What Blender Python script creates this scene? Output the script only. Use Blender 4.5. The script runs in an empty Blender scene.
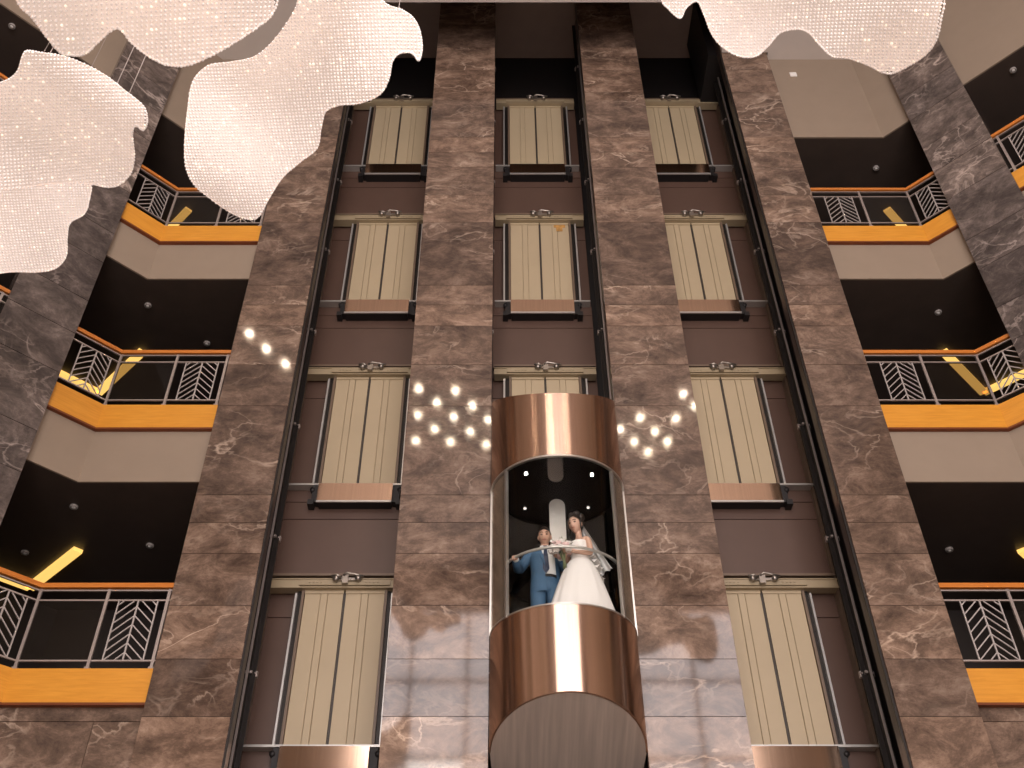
import bpy, bmesh, math, random
import numpy as np
from mathutils import Vector, Matrix
random.seed(7)
rng = np.random.default_rng(7)
S = 1.15                      # plan units -> metres
sc = bpy.context.scene
COL = sc.collection
PI = math.pi
R = math.radians

# ------------------------------------------------------------------ camera
CX, CZ, FPX = -0.64, 1.6, 35 / 36 * 1024
PITCH = math.atan(FPX / 1142)
cam_d = bpy.data.cameras.new('camera')
cam_d.lens = 35; cam_d.sensor_width = 36; cam_d.shift_x = 9 / 1024
cam_d.clip_start = 0.05; cam_d.clip_end = 200
cam = bpy.data.objects.new('camera', cam_d); COL.objects.link(cam)
cam.location = (CX * S, 0, CZ * S)
cam.rotation_euler = (PI / 2 + PITCH, 0, 0)
sc.camera = cam
vs = sc.view_settings
vs.view_transform = 'Standard'; vs.look = 'None'; vs.gamma = 1; vs.exposure = 0.5
vs.use_curve_mapping = False
try:
    sc.cycles.max_bounces = 8; sc.cycles.transparent_max_bounces = 16
    sc.cycles.sample_clamp_indirect = 60.0
    sc.cycles.caustics_reflective = False; sc.cycles.caustics_refractive = False
except Exception:
    pass

def ray(x, y):
    u, v = x - 503, y - 384
    c, s = math.cos(PITCH), math.sin(PITCH)
    return Vector((u, FPX * c + v * s, FPX * s - v * c)).normalized()
EYE = Vector((CX, 0, CZ))
def atZ(x, y, z):
    d = ray(x, y); return EYE + d * ((z - CZ) / d.z)
def atF(x, y, f):
    d = ray(x, y); return EYE + d * (f / d.y)

# ------------------------------------------------------------------ materials
def new_mat(name):
    m = bpy.data.materials.new(name); m.use_nodes = True
    nt = m.node_tree; b = nt.nodes['Principled BSDF']
    return m, nt, b
def N(nt, t, **kw):
    n = nt.nodes.new(t)
    for k, v in kw.items():
        setattr(n, k, v)
    return n
def L(nt, a, b): nt.links.new(a, b)
def setin(n, **kw):
    for k, v in kw.items():
        n.inputs[k.replace('_', ' ')].default_value = v
def ramp(nt, stops, interp='LINEAR'):
    r = N(nt, 'ShaderNodeValToRGB'); cr = r.color_ramp; cr.interpolation = interp
    while len(cr.elements) < len(stops): cr.elements.new(0.5)
    for e, (p, c) in zip(cr.elements, stops):
        e.position = p; e.color = (*c, 1) if len(c) == 3 else c
    return r
def mapped(nt, scale=(1, 1, 1), rot=(0, 0, 0), coord='Object'):
    tc = N(nt, 'ShaderNodeTexCoord'); mp = N(nt, 'ShaderNodeMapping')
    mp.inputs['Scale'].default_value = scale; mp.inputs['Rotation'].default_value = rot
    L(nt, tc.outputs[coord], mp.inputs['Vector'])
    return mp
def noise(nt, vec, scale, detail=4, rough=0.55, dist=0.0):
    n = N(nt, 'ShaderNodeTexNoise')
    n.inputs['Scale'].default_value = scale; n.inputs['Detail'].default_value = detail
    n.inputs['Roughness'].default_value = rough; n.inputs['Distortion'].default_value = dist
    L(nt, vec, n.inputs['Vector'])
    return n
def mixc(nt, fac, a, b, mode='MIX'):
    m = N(nt, 'ShaderNodeMix', data_type='RGBA', blend_type=mode)
    for sock, val in ((m.inputs['Factor'], fac), (m.inputs['A'], a), (m.inputs['B'], b)):
        pass
    ins = {'f': m.inputs[0], 'a': m.inputs[6], 'b': m.inputs[7]}
    for key, val in (('f', fac), ('a', a), ('b', b)):
        if hasattr(val, 'default_value') or hasattr(val, 'is_output'):
            L(nt, val, ins[key])
        elif key == 'f':
            ins[key].default_value = val
        else:
            ins[key].default_value = (*val, 1)
    return m.outputs[2]

def mat_simple(name, col, rough=0.5, metal=0.0, var=0.06, vscale=3.0, spec=0.5, bump=0.0):
    m, nt, b = new_mat(name)
    mp = mapped(nt)
    n = noise(nt, mp.outputs[0], vscale, 5)
    d = tuple(max(0, c * (1 - var)) for c in col); u = tuple(min(1, c * (1 + var)) for c in col)
    r = ramp(nt, [(0.3, d), (0.7, u)])
    L(nt, n.outputs['Fac'], r.inputs['Fac']); L(nt, r.outputs['Color'], b.inputs['Base Color'])
    b.inputs['Roughness'].default_value = rough; b.inputs['Metallic'].default_value = metal
    b.inputs['Specular IOR Level'].default_value = spec
    if bump:
        bp = N(nt, 'ShaderNodeBump'); bp.inputs['Strength'].default_value = bump
        bp.inputs['Distance'].default_value = 0.01
        n2 = noise(nt, mp.outputs[0], 60, 3)
        L(nt, n2.outputs['Fac'], bp.inputs['Height']); L(nt, bp.outputs[0], b.inputs['Normal'])
    return m

def mat_marble(name, dark, mid, vein, rot=0.35, veinamt=1.0, rough=0.055):
    m, nt, b = new_mat(name)
    geo = N(nt, 'ShaderNodeNewGeometry')
    tc = N(nt, 'ShaderNodeTexCoord')
    off = N(nt, 'ShaderNodeVectorMath', operation='SCALE')
    comb = N(nt, 'ShaderNodeCombineXYZ')
    for i, f in enumerate((37.0, 61.0, 23.0)):
        mm = N(nt, 'ShaderNodeMath', operation='MULTIPLY'); mm.inputs[1].default_value = f
        L(nt, geo.outputs['Random Per Island'], mm.inputs[0]); L(nt, mm.outputs[0], comb.inputs[i])
    add = N(nt, 'ShaderNodeVectorMath', operation='ADD')
    L(nt, tc.outputs['Object'], add.inputs[0]); L(nt, comb.outputs[0], add.inputs[1])
    mp = N(nt, 'ShaderNodeMapping')
    ry = N(nt, 'ShaderNodeMapRange'); ry.inputs[3].default_value = rot - 0.9; ry.inputs[4].default_value = rot + 0.7
    wr = N(nt, 'ShaderNodeMath', operation='FRACT'); w7 = N(nt, 'ShaderNodeMath', operation='MULTIPLY'); w7.inputs[1].default_value = 7.31
    L(nt, geo.outputs['Random Per Island'], w7.inputs[0]); L(nt, w7.outputs[0], wr.inputs[0]); L(nt, wr.outputs[0], ry.inputs[0])
    cr3 = N(nt, 'ShaderNodeCombineXYZ'); cr3.inputs[2].default_value = 0.3; L(nt, ry.outputs[0], cr3.inputs[1]); L(nt, cr3.outputs[0], mp.inputs['Rotation'])
    mp.inputs['Scale'].default_value = (0.72, 0.9, 1.15)
    L(nt, add.outputs[0], mp.inputs['Vector'])
    v = mp.outputs[0]
    n1 = noise(nt, v, 2.1, 14, 0.78, 0.35)
    r1 = ramp(nt, [(0.34, dark), (0.47, tuple(.55 * a + .45 * c for a, c in zip(dark, mid))), (0.56, mid), (0.70, tuple(.6 * a + .4 * c for a, c in zip(mid, vein)))])
    L(nt, n1.outputs['Fac'], r1.inputs['Fac'])
    # ridged veins
    def veins(scale, width, dist, detail=4):
        n = noise(nt, v, scale, detail, 0.5, dist)
        s = N(nt, 'ShaderNodeMath', operation='SUBTRACT'); s.inputs[1].default_value = 0.5
        a = N(nt, 'ShaderNodeMath', operation='ABSOLUTE')
        L(nt, n.outputs['Fac'], s.inputs[0]); L(nt, s.outputs[0], a.inputs[0])
        r = ramp(nt, [(0.0, (1, 1, 1)), (width, (0, 0, 0))])
        L(nt, a.outputs[0], r.inputs['Fac'])
        return r.outputs['Color']
    va = veins(0.7, 0.009, 0.8, 8); vb = veins(1.9, 0.022, 0.5, 10)
    gate = noise(nt, v, 1.1, 2)
    gr = ramp(nt, [(0.46, (0, 0, 0)), (0.66, (1, 1, 1))]); L(nt, gate.outputs['Fac'], gr.inputs['Fac'])
    def mul(a, bb):
        mm = N(nt, 'ShaderNodeMath', operation='MULTIPLY')
        L(nt, a, mm.inputs[0])
        if isinstance(bb, float): mm.inputs[1].default_value = bb
        else: L(nt, bb, mm.inputs[1])
        return mm.outputs[0]
    c1 = mixc(nt, mul(mul(va, gr.outputs['Color']), 0.75 * veinamt), r1.outputs['Color'], vein)
    c2 = mixc(nt, mul(mul(vb, gr.outputs['Color']), 0.42 * veinamt), c1, vein)
    # slab to slab tone
    rr = ramp(nt, [(0, (0.66, 0.65, 0.66)), (0.5, (1, 1, 1)), (1, (1.28, 1.25, 1.21))])
    L(nt, geo.outputs['Random Per Island'], rr.inputs['Fac'])
    c3 = mixc(nt, 1.0, c2, rr.outputs['Color'], 'MULTIPLY')
    L(nt, c3, b.inputs['Base Color'])
    b.inputs['Roughness'].default_value = rough
    b.inputs['Specular IOR Level'].default_value = 0.55
    return m

def mat_wood(name, c0, c1, rough=0.35):
    m, nt, b = new_mat(name)
    mp = mapped(nt, (1.2, 1.2, 14))
    n = noise(nt, mp.outputs[0], 2.0, 8, 0.6, 0.6)
    r = ramp(nt, [(0.3, c0), (0.7, c1)])
    L(nt, n.outputs['Fac'], r.inputs['Fac']); L(nt, r.outputs['Color'], b.inputs['Base Color'])
    b.inputs['Roughness'].default_value = rough
    return m

def mat_brushed(name, col, rough=0.3, aniso=0.85, streak=0.12, axis='Z', arot=0.25):
    m, nt, b = new_mat(name)
    mp = mapped(nt, (30, 30, 0.25))
    n = noise(nt, mp.outputs[0], 1.6, 6, 0.7)
    r = ramp(nt, [(0.3, tuple(c * (1 - streak) for c in col)), (0.7, tuple(min(1, c * (1 + streak)) for c in col))])
    L(nt, n.outputs['Fac'], r.inputs['Fac']); L(nt, r.outputs['Color'], b.inputs['Base Color'])
    b.inputs['Metallic'].default_value = 1; b.inputs['Roughness'].default_value = rough
    b.inputs['Anisotropic'].default_value = aniso; b.inputs['Anisotropic Rotation'].default_value = arot
    t = N(nt, 'ShaderNodeTangent', direction_type='RADIAL', axis=axis)
    L(nt, t.outputs[0], b.inputs['Tangent'])
    return m

def mat_glass(name, tint, refl_ior=1.45, rough=0.02, extra=0.0):
    m = bpy.data.materials.new(name); m.use_nodes = True; nt = m.node_tree
    nt.nodes.remove(nt.nodes['Principled BSDF'])
    out = nt.nodes['Material Output']
    tr = N(nt, 'ShaderNodeBsdfTransparent'); tr.inputs[0].default_value = (*tint, 1)
    gl = N(nt, 'ShaderNodeBsdfGlossy'); gl.inputs['Roughness'].default_value = rough
    fr = N(nt, 'ShaderNodeFresnel'); fr.inputs[0].default_value = refl_ior
    mx = N(nt, 'ShaderNodeMixShader')
    ge = N(nt, 'ShaderNodeNewGeometry'); iv = N(nt, 'ShaderNodeMath', operation='SUBTRACT'); iv.inputs[0].default_value = 1.0
    L(nt, ge.outputs['Backfacing'], iv.inputs[1])
    mu = N(nt, 'ShaderNodeMath', operation='MULTIPLY'); L(nt, fr.outputs[0], mu.inputs[0]); L(nt, iv.outputs[0], mu.inputs[1])
    L(nt, mu.outputs[0], mx.inputs[0]); L(nt, tr.outputs[0], mx.inputs[1]); L(nt, gl.outputs[0], mx.inputs[2])
    L(nt, mx.outputs[0], out.inputs['Surface'])
    return m

def mat_emit(name, col, strength):
    m, nt, b = new_mat(name)
    b.inputs['Base Color'].default_value = (*col, 1)
    b.inputs['Emission Color'].default_value = (*col, 1); b.inputs['Emission Strength'].default_value = strength
    return m

M = {}
M['marble'] = mat_marble('brown_marble', (0.050, 0.032, 0.024), (0.205, 0.138, 0.101), (0.58, 0.45, 0.35))
M['marble_grey'] = mat_marble('grey_marble', (0.036, 0.028, 0.025), (0.145, 0.115, 0.102), (0.55, 0.46, 0.41), rot=0.75)
M['joint'] = mat_simple('stone_joint', (0.03, 0.024, 0.022), 0.8)
M['brown'] = mat_simple('shaft_brown_paint', (0.097, 0.055, 0.040), 0.42, var=0.04)
M['black'] = mat_simple('shaft_black_paint', (0.010, 0.008, 0.008), 0.55)
M['side_brown'] = mat_simple('pillar_return_brown', (0.055, 0.04, 0.036), 0.4)
M['door'] = mat_simple('door_beige_enamel', (0.46, 0.365, 0.235), 0.45, var=0.03, vscale=1.2)
M['header'] = mat_simple('header_beige_steel', (0.36, 0.285, 0.18), 0.4, var=0.08)
M['header_dark'] = mat_simple('header_edge', (0.16, 0.11, 0.075), 0.4)
M['gap'] = mat_simple('door_gap_rubber', (0.05, 0.04, 0.033), 0.5)
M['steel'] = mat_simple('bright_steel', (0.55, 0.53, 0.50), 0.32, 0.55)
M['lockmetal'] = mat_simple('lock_zinc', (0.36, 0.32, 0.28), 0.35, 0.9)
M['darksteel'] = mat_simple('dark_steel', (0.022, 0.018, 0.016), 0.4, 0.5)
M['bronze'] = mat_brushed('bronze_brushed', (0.60, 0.41, 0.31), 0.24, 1.0, 0.08)
M['bronze_flat'] = mat_brushed('bronze_sill', (0.62, 0.43, 0.31), 0.14, 0.5, 0.12)
M['under'] = mat_simple('cabin_underside_steel', (0.56, 0.48, 0.42), 0.38, 0.45, var=0.16)
_mp = [n for n in M['under'].node_tree.nodes if n.type == 'MAPPING'][0]; _mp.inputs['Scale'].default_value = (5, 0.2, 0.2)
M['taupe'] = mat_simple('taupe_paint', (0.285, 0.222, 0.165), 0.7, var=0.03)
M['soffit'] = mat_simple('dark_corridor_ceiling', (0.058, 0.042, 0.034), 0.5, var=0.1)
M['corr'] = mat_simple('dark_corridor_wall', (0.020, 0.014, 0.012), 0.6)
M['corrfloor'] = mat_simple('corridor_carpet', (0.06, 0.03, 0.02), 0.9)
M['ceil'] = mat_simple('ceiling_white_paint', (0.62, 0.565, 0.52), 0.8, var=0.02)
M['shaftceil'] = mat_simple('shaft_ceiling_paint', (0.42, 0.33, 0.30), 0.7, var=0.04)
M['orange'] = mat_wood('orange_wood', (0.62, 0.255, 0.022), (0.74, 0.33, 0.038), 0.38)
M['rail'] = mat_wood('handrail_wood', (0.50, 0.15, 0.02), (0.62, 0.22, 0.04), 0.3)
M['shadow_wood'] = mat_wood('wood_edge_shadow', (0.14, 0.03, 0.006), (0.2, 0.05, 0.01), 0.4)  # dark red of the bottom edge, carries the shadow line in its colour
M['post'] = mat_simple('post_steel', (0.46, 0.40, 0.37), 0.4, 0.7)
M['chev'] = mat_simple('herringbone_steel', (0.50, 0.46, 0.44), 0.45, 0.6)
M['rglass'] = mat_glass('railing_glass', (0.62, 0.58, 0.55), 1.5)
M['cglass'] = mat_glass('cabin_glass', (0.96, 0.97, 0.96), 1.2)
M['wglass'] = mat_glass('window_tinted_glass', (0.64, 0.63, 0.66), 1.45)
M['wclear'] = mat_glass('window_clear_glass', (0.95, 0.95, 0.97), 1.45)
M['mirror'] = mat_simple('cabin_dark_mirror', (0.022, 0.020, 0.019), 0.05, 1.0)
M['cabceil'] = mat_simple('cabin_dark_ceiling', (0.10, 0.085, 0.08), 0.10, 1.0)
M['cabsteel'] = mat_simple('cabin_satin_steel', (0.55, 0.52, 0.48), 0.3, 0.9)
M['frame'] = mat_simple('cabin_frame_steel', (0.52, 0.49, 0.45), 0.3, 0.85)
M['spot'] = mat_emit('cabin_spot_glow', (1, 0.97, 0.92), 45)
M['lamp'] = mat_emit('downlight_glow', (1, 0.80, 0.58), 170)
M['cove'] = mat_emit('cove_glow', (1.0, 0.62, 0.16), 0.75)
M['puck'] = mat_simple('downlight_trim', (0.34, 0.31, 0.29), 0.5)
M['white'] = mat_simple('white_plastic', (0.9, 0.88, 0.85), 0.5)
M['floor'] = mat_simple('lobby_floor_stone', (0.62, 0.55, 0.48), 0.2)
M['mullion'] = mat_simple('window_mullion', (0.12, 0.1, 0.09), 0.4)

def mat_net():
    m = bpy.data.materials.new('crystal_net'); m.use_nodes = True; nt = m.node_tree
    nt.nodes.remove(nt.nodes['Principled BSDF']); out = nt.nodes['Material Output']
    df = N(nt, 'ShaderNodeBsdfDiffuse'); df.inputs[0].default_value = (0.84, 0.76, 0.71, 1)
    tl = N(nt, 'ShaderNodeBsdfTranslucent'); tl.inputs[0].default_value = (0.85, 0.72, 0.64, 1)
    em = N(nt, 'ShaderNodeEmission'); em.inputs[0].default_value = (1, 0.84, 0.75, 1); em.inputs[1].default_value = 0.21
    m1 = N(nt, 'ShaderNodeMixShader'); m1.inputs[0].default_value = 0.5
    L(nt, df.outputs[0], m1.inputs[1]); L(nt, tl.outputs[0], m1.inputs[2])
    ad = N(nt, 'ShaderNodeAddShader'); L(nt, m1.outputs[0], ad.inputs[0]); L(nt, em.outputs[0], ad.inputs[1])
    L(nt, ad.outputs[0], out.inputs['Surface'])
    return m
M['net'] = mat_net()
def mat_crystal():
    m, nt, b = new_mat('crystal_bead')
    geo = N(nt, 'ShaderNodeNewGeometry')
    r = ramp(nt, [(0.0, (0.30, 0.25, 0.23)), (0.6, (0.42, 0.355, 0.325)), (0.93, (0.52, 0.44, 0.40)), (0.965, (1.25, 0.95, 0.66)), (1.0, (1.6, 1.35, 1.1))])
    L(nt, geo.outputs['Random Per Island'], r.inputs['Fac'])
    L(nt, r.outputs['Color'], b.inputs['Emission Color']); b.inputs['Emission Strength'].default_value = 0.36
    b.inputs['Base Color'].default_value = (0.9, 0.86, 0.83, 1); b.inputs['Roughness'].default_value = 0.12
    b.inputs['Specular IOR Level'].default_value = 0.9
    return m
M['crystal'] = mat_crystal()

# ------------------------------------------------------------------ mesh builder
class MB:
    def __init__(s): s.v = []; s.f = []; s.sm = []
    def add(s, vs, fs, smooth=False):
        o = len(s.v); s.v += [tuple(p) for p in vs]
        s.f += [tuple(i + o for i in f) for f in fs]; s.sm += [smooth] * len(fs)
    def box(s, x0, x1, y0, y1, z0, z1):
        v = [(x, y, z) for z in (z0, z1) for y in (y0, y1) for x in (x0, x1)]
        s.add(v, [(0, 2, 3, 1), (4, 5, 7, 6), (0, 1, 5, 4), (2, 6, 7, 3), (0, 4, 6, 2), (1, 3, 7, 5)]); return s
    def bbox(s, x0, x1, y0, y1, z0, z1, b):   # box with chamfered front (min y) edges
        prof = [(x0, y1), (x0, y0 + b), (x0 + b, y0), (x1 - b, y0), (x1, y0 + b), (x1, y1)]
        s.prism(prof, z0, z1); return s
    def prism(s, poly, z0, z1):
        n = len(poly)
        a = sum(poly[i][0] * poly[(i + 1) % n][1] - poly[(i + 1) % n][0] * poly[i][1] for i in range(n))
        if a < 0: poly = poly[::-1]
        v = [(x, y, z0) for x, y in poly] + [(x, y, z1) for x, y in poly]
        f = [tuple(range(n))[::-1], tuple(range(n, 2 * n))] + [(i, (i + 1) % n, n + (i + 1) % n, n + i) for i in range(n)]
        s.add(v, f); return s
    def obox(s, c, ax, ay, az, hx, hy, hz):
        c, ax, ay, az = Vector(c), Vector(ax), Vector(ay), Vector(az)
        v = [c + ax * (hx * i) + ay * (hy * j) + az * (hz * k) for k in (-1, 1) for j in (-1, 1) for i in (-1, 1)]
        s.add(v, [(0, 2, 3, 1), (4, 5, 7, 6), (0, 1, 5, 4), (2, 6, 7, 3), (0, 4, 6, 2), (1, 3, 7, 5)]); return s
    def bar(s, p, q, w, d, nrm):     # flat bar from p to q, width w in plane, depth d along nrm
        p, q, nrm = Vector(p), Vector(q), Vector(nrm).normalized()
        t = (q - p); l = t.length; t.normalize(); side = nrm.cross(t).normalized()
        s.obox((p + q) / 2, t, side, nrm, l / 2, w / 2, d / 2); return s
    def tube(s, pts, r, n=8, caps=True, closed=False):
        pts = [Vector(p) for p in pts]; m = len(pts); rs = r if isinstance(r, (list, tuple)) else [r] * m
        vs = []; up = None
        for i, p in enumerate(pts):
            t = (pts[(i + 1) % m] - pts[i - 1]) if (closed or 0 < i < m - 1) else (pts[min(i + 1, m - 1)] - pts[max(i - 1, 0)])
            t.normalize()
            if up is None:
                up = Vector((0, 0, 1)) if abs(t.z) < 0.9 else Vector((1, 0, 0))
            a = t.cross(up).normalized(); b = a.cross(t).normalized(); up = b
            vs += [p + (a * math.cos(2 * PI * k / n) + b * math.sin(2 * PI * k / n)) * rs[i] for k in range(n)]
        fs = []
        for i in range(m if closed else m - 1):
            j = (i + 1) % m
            fs += [(i * n + k, i * n + (k + 1) % n, j * n + (k + 1) % n, j * n + k) for k in range(n)]
        if caps and not closed:
            fs += [tuple(range(n))[::-1], tuple(range((m - 1) * n, m * n))]
        s.add(vs, fs, True); return s
    def loft(s, rings, closed=True, caps=True, smooth=True):
        n = len(rings[0]); vs = [p for r in rings for p in r]; fs = []
        for i in range(len(rings) - 1):
            for k in range(n if closed else n - 1):
                fs.append((i * n + k, i * n + (k + 1) % n, (i + 1) * n + (k + 1) % n, (i + 1) * n + k))
        if caps and closed:
            fs += [tuple(range(n))[::-1], tuple(range((len(rings) - 1) * n, len(rings) * n))]
        s.add(vs, fs, smooth); return s
    def ball(s, c, rx, ry=None, rz=None, nu=12, nv=8):
        ry = rx if ry is None else ry; rz = rx if rz is None else rz
        vs = [(c[0], c[1], c[2] - rz)]
        for i in range(1, nv):
            a = -PI / 2 + PI * i / nv
            vs += [(c[0] + rx * math.cos(a) * math.cos(2 * PI * k / nu), c[1] + ry * math.cos(a) * math.sin(2 * PI * k / nu), c[2] + rz * math.sin(a)) for k in range(nu)]
        vs.append((c[0], c[1], c[2] + rz)); e = len(vs) - 1
        fs = [(0, 1 + (k + 1) % nu, 1 + k) for k in range(nu)]
        for i in range(nv - 2):
            fs += [(1 + i * nu + k, 1 + i * nu + (k + 1) % nu, 1 + (i + 1) * nu + (k + 1) % nu, 1 + (i + 1) * nu + k) for k in range(nu)]
        fs += [(e, 1 + (nv - 2) * nu + k, 1 + (nv - 2) * nu + (k + 1) % nu) for k in range(nu)]
        s.add(vs, fs, True); return s
    def disc(s, c, r, n=20, z1=None):
        z1 = c[2] + 0.02 if z1 is None else z1
        s.prism([(c[0] + r * math.cos(2 * PI * k / n), c[1] + r * math.sin(2 * PI * k / n)) for k in range(n)], c[2], z1); return s

def obj(name, mb, mat, parent=None, org=(0, 0, 0), scale=None, loc=None, fix=False):
    """One mesh object; vertices are plan units, stored relative to org and scaled to metres."""
    k = S if scale is None else scale
    me = bpy.data.meshes.new(name)
    me.from_pydata([((x - org[0]) * k, (y - org[1]) * k, (z - org[2]) * k) for x, y, z in mb.v], [], mb.f)
    me.polygons.foreach_set('use_smooth', mb.sm)
    me.materials.append(mat); me.validate(); me.update()
    if fix:
        bm = bmesh.new(); bm.from_mesh(me); bmesh.ops.recalc_face_normals(bm, faces=bm.faces); bm.to_mesh(me); bm.free()
    o = bpy.data.objects.new(name, me); COL.objects.link(o)
    if parent is not None: o.parent = parent
    else: o.location = [c * S for c in (loc if loc is not None else org)]
    return o
def tag(o, label=None, cat=None, group=None, kind=None):
    if label: o['label'] = label
    if cat: o['category'] = cat
    if group: o['group'] = group
    if kind: o['kind'] = kind
    return o
def empty(name, loc, label, cat, group=None, rz=0):
    o = bpy.data.objects.new(name, None); o.empty_display_size = 0.1; COL.objects.link(o)
    o.location = [c * S for c in loc]; o.rotation_euler = (0, 0, rz)
    return tag(o, label, cat, group, 'thing')
def struct(name, mb, mat, label=None, cat=None, fix=False):
    o = obj(name, mb, mat, fix=fix); o['kind'] = 'structure'
    if label: o['label'] = label
    o['category'] = cat or name.split('_')[0]
    return o
def kids(o): return [c for c in bpy.data.objects if c.parent == o]
def copy_tree(o, parent=None):
    c = o.copy(); COL.objects.link(c); c.parent = parent
    for ch in list(kids(o)): copy_tree(ch, c)
    return c

# ------------------------------------------------------------------ levels
FP = 10.0                 # pillar face
FB = 10.13                # balcony face
FD = 11.38                # lift door plane
ZC = 18.55                # atrium ceiling
ZT = 21.1                # ceiling over the lift bank
OB = [5.925, 9.615, 13.27]; OT = [6.33, 10.025, 13.66]; RL = [7.375, 11.02, 14.62]; TB = [8.82, 12.51, 16.075]
SILL = [5.96, 9.60, 13.22, 16.82]
XC = {-1: 5.925, 1: 5.91}   # balcony corners
H2 = math.sqrt(0.5)

# ------------------------------------------------------------------ marble pillars
COURSE = [0.0, 1.3, 2.6, 3.35, 4.05, 4.9, 5.765, 6.40, 7.04, 7.71, 8.135, 8.53, 9.94, 10.665, 11.40, 11.82, 12.23, 13.65, 14.32, 15.05, 15.46, 15.885, 17.25, 17.98, 18.75, 19.6, ZT]
def pillar(name, x0, x1, label):
    m = MB()
    for a, b in zip(COURSE[:-1], COURSE[1:]):
        m.bbox(x0, x1, FP, FP + 0.07, a + 0.0035, b - 0.0035, 0.002)
    o = struct(name, m, M['marble'], label, 'pillar')
    c = MB().box(x0 + 0.006, x1 - 0.006, FP + 0.010, FP + 0.26, 0, ZT)
    j = obj('pillar_core', c, M['side_brown'], o, (0, 0, 0))
    return o
pillar('pillar_outer_left', -4.37, -3.452, 'tall marble pillar between the left balconies and the left lift shaft')
pillar('pillar_inner_left', -1.885, -0.79, 'tall marble pillar just left of the glass lift cabin')
pillar('pillar_inner_right', 0.82, 1.875, 'tall marble pillar just right of the glass lift cabin')
pillar('pillar_outer_right', 3.455, 4.30, 'tall marble pillar between the right lift shaft and the right balconies')

def path(sg, d, l0=None, l1=None):
    """Balcony front line pushed d towards the atrium: start, corner, end."""
    cx = sg * (XC[sg] - d * math.tan(R(22.5))); cf = FB - d
    return cx, cf
def seg2(sg, t, d):
    return (sg * (XC[sg] + t * H2) - sg * d * H2, FB - t * H2 - d * H2)
def strip(m, sg, d0, d1, z0, z1, x0=4.0, t1=5.0, t0=None):
    """Prism between two offsets of the balcony line (t0 set: only the slanted run)."""
    if t0 is None:
        p = [(sg * x0, FB - d1), path(sg, d1), seg2(sg, t1, d1), seg2(sg, t1, d0), path(sg, d0), (sg * x0, FB - d0)]
    else:
        p = [seg2(sg, t0, d1), seg2(sg, t1, d1), seg2(sg, t1, d0), seg2(sg, t0, d0)]
    m.prism(p, z0, z1)

WPT = {1: (0.51, 1.45), -1: (0.70, 1.625)}
def wing_pillar(name, sg, label):
    m = MB(); t0, t1 = WPT[sg]; z = -0.2; k = 0
    steps = [0.62, 0.78, 0.62, 0.95, 0.7]
    while z < ZC:
        z1 = min(z + steps[k % 5], ZC); k += 1
        p = [seg2(sg, t0, 0.13), seg2(sg, t1, 0.13), seg2(sg, t1, -0.12), seg2(sg, t0, -0.12)]
        m.prism(p, max(z, 0) + 0.004, z1 - 0.004); z = z1
    o = struct(name, m, M['marble_grey'], label, 'pillar')
    c = MB().prism([seg2(sg, t0 + .012, 0.118), seg2(sg, t1 - .012, 0.118), seg2(sg, t1 - .012, -0.14), seg2(sg, t0 + .012, -0.14)], 0, ZC)
    obj('pillar_core', c, M['joint'], o)
wing_pillar('pillar_wing_left', -1, 'dark grey marble pillar slanting across the left balconies')
wing_pillar('pillar_wing_right', 1, 'dark grey marble pillar slanting across the right balconies')

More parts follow.
